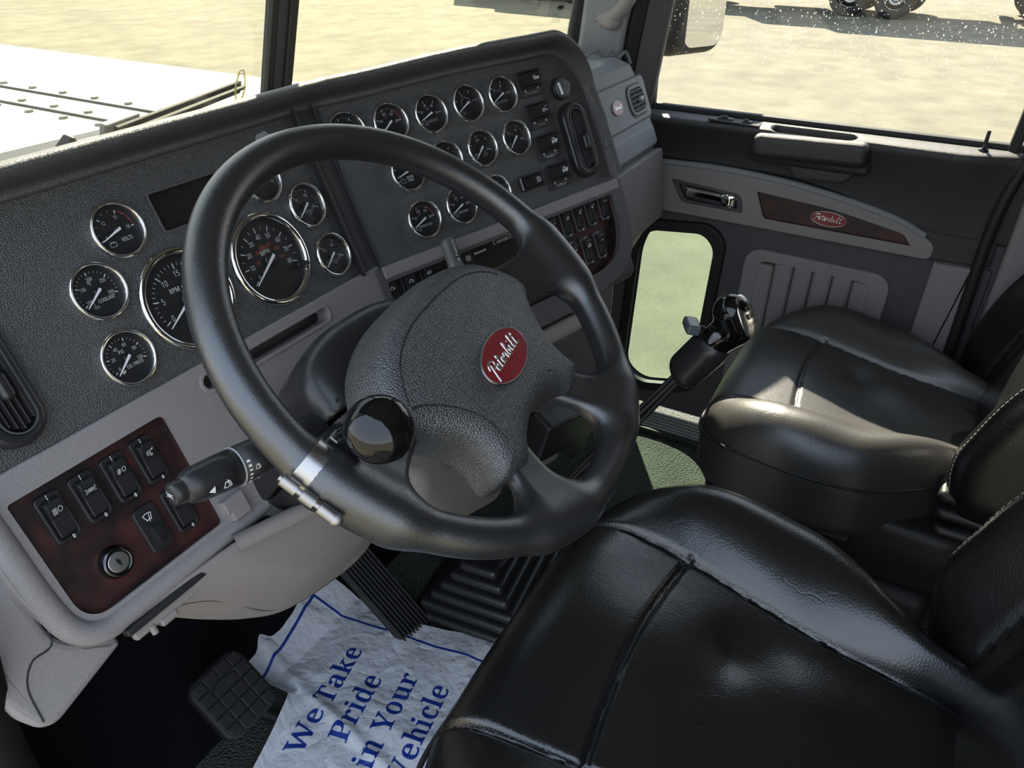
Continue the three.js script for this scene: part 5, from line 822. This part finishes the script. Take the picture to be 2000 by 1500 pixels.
// ------------------------------------------------------------------ things hanging under the dash, pedals, floor cover
{
  const t = base('cup_holder', 'black-rimmed fold-out cup holder under the middle of the dash', 'cup holder', undefined, frame(V(0.482, 0.418, -0.1), V(0.94, 0, 0.34), V(-0.1, 0.95, 0.29), V(-0.33, -0.29, 0.9)));
  part(t, 'rim', ext(poly([[-0.075, -0.028], [0.012, -0.03, 0.01], [0.018, -0.075, 0.01], [0.05, -0.075, 0.02], [0.06, 0.02, 0.02], [0.02, 0.062, 0.03], [-0.075, 0.065]], 0.012), 0.04, 0.005, [poly([[-0.068, -0.018], [0.018, -0.02, 0.008], [0.026, -0.064, 0.006], [0.043, -0.062, 0.014], [0.05, 0.015, 0.018], [0.014, 0.052, 0.024], [-0.068, 0.055]], 0.01, THREE.Path)], 10), M.satin);
  part(t, 'well', ext(poly([[-0.07, -0.02], [0.02, -0.02], [0.025, -0.066], [0.045, -0.064], [0.052, 0.017], [0.014, 0.054], [-0.07, 0.057]], 0.01), 0.004), M.void);
  part(t, 'bracket', boxUV(at(BX(0.11, 0.07, 0.03, 0.01), -0.03, -0.07, 0.0)), M.knee);
}
{
  const t = base('column_cover', 'beige plastic steering-column cover seen through the wheel spokes', 'cover');
  part(t, 'shell', boxUV(nets((x, y, z) => smax(smin(sdBox(x - 0.235, y - 0.46 - 0.35 * (0.235 - x), z + 0.18, 0.12, 0.052, 0.05, 0.03), sdCap(x, y, z, [0.165, 0.43, -0.16], [0.3, 0.39, -0.15], 0.035), 0.04), -1, 0.01), [0.08, 0.32, -0.26], [0.4, 0.6, -0.08], 0.005)), M.knee);
}
{
  const n = V(0, 0.76, 0.65).normalize(), x = V(1, 0, 0), F = frame(V(-0.072, 0.135, -0.385), x, n.clone().cross(x), n);
  const t = base('clutch_pedal', 'square black rubber clutch pedal pad with raised grid', 'pedal', undefined, F);
  part(t, 'pad', ext(rrect(0.1, 0.112, 0.022), 0.016, 0.005), M.rubber);
  for (let i = 0; i < 4; i++) for (let j = 0; j < 5; j++) { if ((j === 3) && (i === 1 || i === 2)) continue; const ed = (i === 0 || i === 3) && (j === 0 || j === 4); part(t, 'tread_block', BX(ed ? 0.0185 : 0.0215, ed ? 0.018 : 0.0195, 0.006, 0.002, 2), M.rubber, T((i - 1.5) * 0.0232 + (ed ? (i ? -0.001 : 0.001) : 0), (j - 2) * 0.0208 + (ed ? (j ? -0.001 : 0.001) : 0), 0.0155)); }
  const o = new THREE.Shape(); o.absellipse(0, 0.0208, 0.0222, 0.0098, 0, Math.PI * 2); part(t, 'oval_plate', ext(o, 0.005, 0.001), M.rubber, T(0, 0, 0.0135));
  part(t, 'script', scriptWord('Peterbilt', 0.033, 0.0006, 0.0186).translate(0, 0.0208, 0), M.seam);
  part(t, 'arm', tube([V(0.01, -0.01, -0.002), V(0.02, -0.02, -0.05), V(0.045, -0.055, -0.085), V(0.06, -0.1, -0.07)], 0.0105, 24, 12), M.rubber);
}
{
  const n = V(-0.05, 0.72, 0.69).normalize(), x = V(0.96, 0.05, 0.02).addScaledVector(n, -V(0.96, 0.05, 0.02).dot(n)).normalize(), F = frame(V(0.255, 0.09, -0.36), x, n.clone().cross(x), n);
  const t = base('accelerator_pedal', 'long black ribbed accelerator treadle beside the floor cover', 'pedal', undefined, F);
  part(t, 'treadle', BX(0.078, 0.26, 0.014, 0.005), M.rubber);
  for (let i = 0; i < 9; i++) part(t, 'rib', at(BX(0.0042, 0.25, 0.005, 0.0016, 1), (i - 4) * 0.0083, 0, 0.0085), M.black);
}
{
  const toe = (z) => Math.max(0, (-0.415 - z) * 0.7), a = 0.19, ca = Math.cos(a), sa = Math.sin(a), O = V(0.2, 0, -0.47);
  const t = base('floor_cover', 'crumpled white plastic floor cover with blue lettering under the pedals', 'floor cover');
  const W = 0.485, H = 0.56, x0 = -0.44, z0 = -0.045, uvs = [];
  const ridge = (x, z, n, sd) => 1 - Math.abs(2 * fbm(x, z, n, sd, 3) - 0.9) * 2.2;
  const crumple = (x, z) => 0.010 * (fbm(x * 0.9 + 0.3, z * 0.9 + 0.1, 4, 81, 3) - 0.4) + 0.009 * clamp(ridge(x, z, 5, 83), -1, 1) + 0.0022 * clamp(ridge(x + 0.3, z, 14, 87), -1, 1) + 0.008 * Math.exp(-(((x * 0.9 + z * 0.35 - 0.5) / 0.012) ** 2));
  const place = (s, q) => {
    const left = lerp(x0, -0.205, smoothstep(q, 0.27, 0.2)), lz = z0 + q * H, lx = lerp(left, x0 + W, s) + 0.008 * Math.sin(q * 11) * (s < 0.1 || s > 0.9 ? 1 : 0.3);
    return [lx, lz, s < 0.1 ? 0.03 * (0.1 - s) / 0.1 : 0];
  };
  const g = sheet((s, q) => {
    const [lx, lz, lift] = place(s, q); uvs.push((lx - x0) / W, (lz - z0) / H);
    const wx = O.x + lx * ca + lz * sa * 0.9, wz = O.z - lx * sa + lz * ca;
    return V(wx, 0.012 + toe(wz) + crumple(lx + 0.5, lz + 0.5) + lift, wz);
  }, 220, 280, 0);
  g.setAttribute('uv', new THREE.Float32BufferAttribute(uvs, 2));
  const mat = new THREE.MeshPhysicalMaterial({ color: '#ffffff', roughness: 0.3, bumpMap: crinkle, bumpScale: 0.004, map: printTex(W, H, (c) => {
    c.fillStyle = '#dfe1e6'; c.fillRect(-1, -1, 2, 2); c.translate(-W / 2 - x0, H / 2 + z0); c.scale(1, -1);                 // x right, z towards the seat
    c.strokeStyle = '#1d3c94'; c.lineWidth = 0.0045; c.strokeRect(-0.335, 0, 0.335, 0.46);
    const L = (s, z, h) => { c.save(); c.scale(1, -1); txt(c, s, -0.166, -z, h, '#1d3c94', 'serif', 'bold'); c.restore(); };
    L('We Take', 0.118, 0.036); L('Pride', 0.178, 0.036); L('in Your', 0.238, 0.036); L('Vehicle', 0.298, 0.036);
    for (let i = 0; i < 60; i++) { c.globalAlpha = 0.12; c.fillStyle = '#4a4638'; c.beginPath(); c.ellipse(-0.36 + 0.4 * rnd(), -0.04 + 0.5 * rnd(), 0.002 + 0.004 * rnd(), 0.001 + 0.002 * rnd(), rnd() * 3, 0, 7); c.fill(); } c.globalAlpha = 1;
  }, 1024) });
  mat.map.flipY = false; mat.side = THREE.DoubleSide;
  part(t, 'sheet', g, mat);
}

// ------------------------------------------------------------------ outside: hood, wipers, mirror, parked trucks
{
  const h = base('truck_hood', 'long pale cream truck hood with riveted centre hinge beyond the windshield', 'hood');
  const cx = 0.475, hwid = 0.57;
  const g = sheet((s, t) => { const a = lerp(-1, 1, s), z = lerp(-0.72, -3.1, t), e = Math.abs(a), roll = Math.max(0, (e - 0.86) / 0.14), taper = 1 - 0.06 * t; return V(cx + a * hwid * taper, 0.815 + 0.012 * (1 - a * a) - 0.30 * (1 - Math.sqrt(Math.max(0, 1 - roll * roll))) , z); }, 80, 24, 0.012);
  part(h, 'panel', g, M.paint);
  for (const x of [0.435, 0.53]) part(h, 'hinge_line', at(BX(0.006, 0.006, 2.3, 0.002, 1), x, 0.8285, -1.88), M.black);
  for (const x of [0.41, 0.465, 0.56]) for (let i = 0; i < 12; i++) part(h, 'rivet', at(cyl(0.008, 0.009, 0.004, 12), x, 0.8295, -0.95 - i * 0.11), std([0.25, 0.24, 0.2], 0.4));
  part(h, 'cowl', boxUV(at(BX(1.5, 0.03, 0.14, 0.01), 0.43, 0.82, -0.69)), M.black);
}
function glassFrame(a, b) { const x = b.clone().sub(a).normalize(), z = x.clone().cross(postLean).normalize(); return frame(a, x, postLean, z); }
function wiper(F, pts, label, mark) {
  const w = base('wiper', label, 'wiper', undefined, F), s = -0.016, A = V(...pts[0], s), B = V(...pts[1], s), C = V(...pts[2], s), D = V(...pts[3], s);
  part(w, 'arm', tube([A, A.clone().lerp(B, 0.5).add(V(0, 0.004, 0)), B, B.clone().lerp(C, 0.6)], 0.0045, 20, 8), M.black);
  const ang = Math.atan2(D.y - C.y, D.x - C.x), L = D.distanceTo(C), mid = C.clone().lerp(D, 0.5);
  part(w, 'blade', merge([BX(L, 0.02, 0.006, 0.002, 1), at(BX(L, 0.005, 0.012, 0.0015, 1), 0, 0.002, 0.005)]), M.trimDark, T(mid.x, mid.y, mid.z, ang));
  part(w, 'bracket', at(BX(0.07, 0.018, 0.01, 0.003), 0, 0, 0), M.greyPlastic, T(C.x + 0.02, C.y + 0.004, C.z - 0.008, ang));
  part(w, 'joint', BX(0.022, 0.022, 0.016, 0.004), M.black, T(B.x, B.y, B.z, 0.6));
}
wiper(glassFrame(WL, W0), [[0.2, 0.02], [0.345, 0.026], [0.43, 0.0165], [0.735, 0.004]].map(([x, y]) => [x, y + 0.004]), 'dark wiper lying along the bottom of the driver\u2019s windshield pane');
wiper(glassFrame(W0, WR), [[0.25, 0.034], [0.36, 0.044], [0.44, 0.05], [0.67, 0.072]], 'dark wiper tip above the brow on the passenger\u2019s windshield pane');
{
  const t = base('suction_ring', 'clear ring left by a suction cup on the driver\u2019s windshield pane', 'suction cup', undefined, glassFrame(WL, W0));
  part(t, 'ring', merge([new THREE.TorusGeometry(0.0165, 0.0012, 8, 40), new THREE.TorusGeometry(0.0135, 0.0007, 8, 40)]).applyMatrix4(new THREE.Matrix4().makeScale(0.9, 1.6, 1)), new THREE.MeshPhysicalMaterial({ color: new THREE.Color(0.7, 0.68, 0.5), roughness: 0.2, transmission: 0.7, thickness: 0 }), T(0.7, 0.022, 0.003));
}
{
  const F = frame(V(1.5, 0.97, -0.235), V(0.893, 0, 0.45), V(0, 1, 0), V(-0.45, 0, 0.893));
  const t = base('side_mirror', 'black door mirror with rounded glass outside the passenger window', 'mirror', undefined, F);
  part(t, 'housing', nets((x, y, z) => smax(sdBox(x + 0.012, y - 0.06, z + 0.04, 0.104, 0.155, 0.055, 0.045), -sdBox(x - 0.012, y - 0.06, z - 0.02, 0.068, 0.138, 0.016, 0.012), 0.004), [-0.13, -0.12, -0.11], [0.11, 0.24, 0.03], 0.005), M.rubber);
  part(t, 'mirror_glass', ext(rrect(0.132, 0.27, 0.03, 0.012, 0.06), 0.003), M.mirror, T(0, 0, 0.003));
  part(t, 'bracket', merge([tube([V(0, 0.1, -0.05), V(-0.1, 0.1, -0.09), V(-0.22, 0.06, -0.16)], 0.014, 16, 10), tube([V(0, 0.18, -0.05), V(-0.1, 0.19, -0.09), V(-0.22, 0.2, -0.16)], 0.014, 16, 10)]), M.black);
}
function tractor(x, z, turn, label, paint, box) {
  const t = base('parked_truck', label, 'truck', 'trucks parked across the yard', T(x, -1.25, z, 0, 0, turn)), pm = std(paint, 0.4);
  part(t, 'chassis', BX(7.4, 0.28, 0.95, 0.03), M.rubber, T(0, 0.85, 0));
  part(t, 'cab', merge([at(BX(2.1, 1.9, 2.1, 0.12), 0.2, 2.2, 0), at(BX(1.3, 0.6, 1.7, 0.12), 1.9, 1.75, 0)]), pm, T(0.6, 0, 0));
  part(t, 'hood', at(BX(1.6, 1.1, 1.75, 0.15), 0, 0, 0), pm, T(2.9, 1.5, 0));
  part(t, 'side_window', BX(0.8, 0.6, 0.02, 0.05), M.gloss, T(1.2, 2.5, 1.06));
  part(t, 'fuel_tank', cyl(0.33, 0.33, 1.3, 28).rotateZ(Math.PI / 2), M.steel, T(0.4, 0.75, 0.95));
  part(t, 'bumper', BX(0.2, 0.35, 2.2, 0.05), M.chrome, T(3.75, 0.7, 0));
  if (box) part(t, 'cargo_body', BX(4.4, 2.5, 2.4, 0.04), std(box, 0.5), T(-2.0, 2.35, 0));
  for (const [wx, wz] of [[2.75, 0.95], [-1.6, 0.95], [-2.75, 0.95], [2.75, -0.95], [-1.6, -0.95], [-2.75, -0.95]]) {
    const w = part(t, 'wheel', lathe([[0.3, -0.14], [0.46, -0.15], [0.51, -0.1], [0.51, 0.1], [0.46, 0.15], [0.3, 0.14]], 40), M.rubber, T(wx, 0.51, wz));
    part(w, 'wheel_hub', lathe([[0.31, 0.12], [0.29, 0.145], [0.2, 0.07], [0.12, 0.1], [0.1, 0.16], [0.0001, 0.17]], 32), M.steel);
  }
}
tractor(24.9, -4.4, 1.5, 'dark parked truck with bright hubs at the far edge of the yard', [0.03, 0.035, 0.045], [0.1, 0.1, 0.12]);
tractor(25.9, 4.3, 1.62, 'dark parked truck beyond the rear end of the door window', [0.02, 0.022, 0.03]);
tractor(24.2, -13.2, 1.45, 'blue parked truck seen just past the mirror', [0.04, 0.09, 0.25], [0.35, 0.17, 0.09]);

renderer.render(scene, camera);
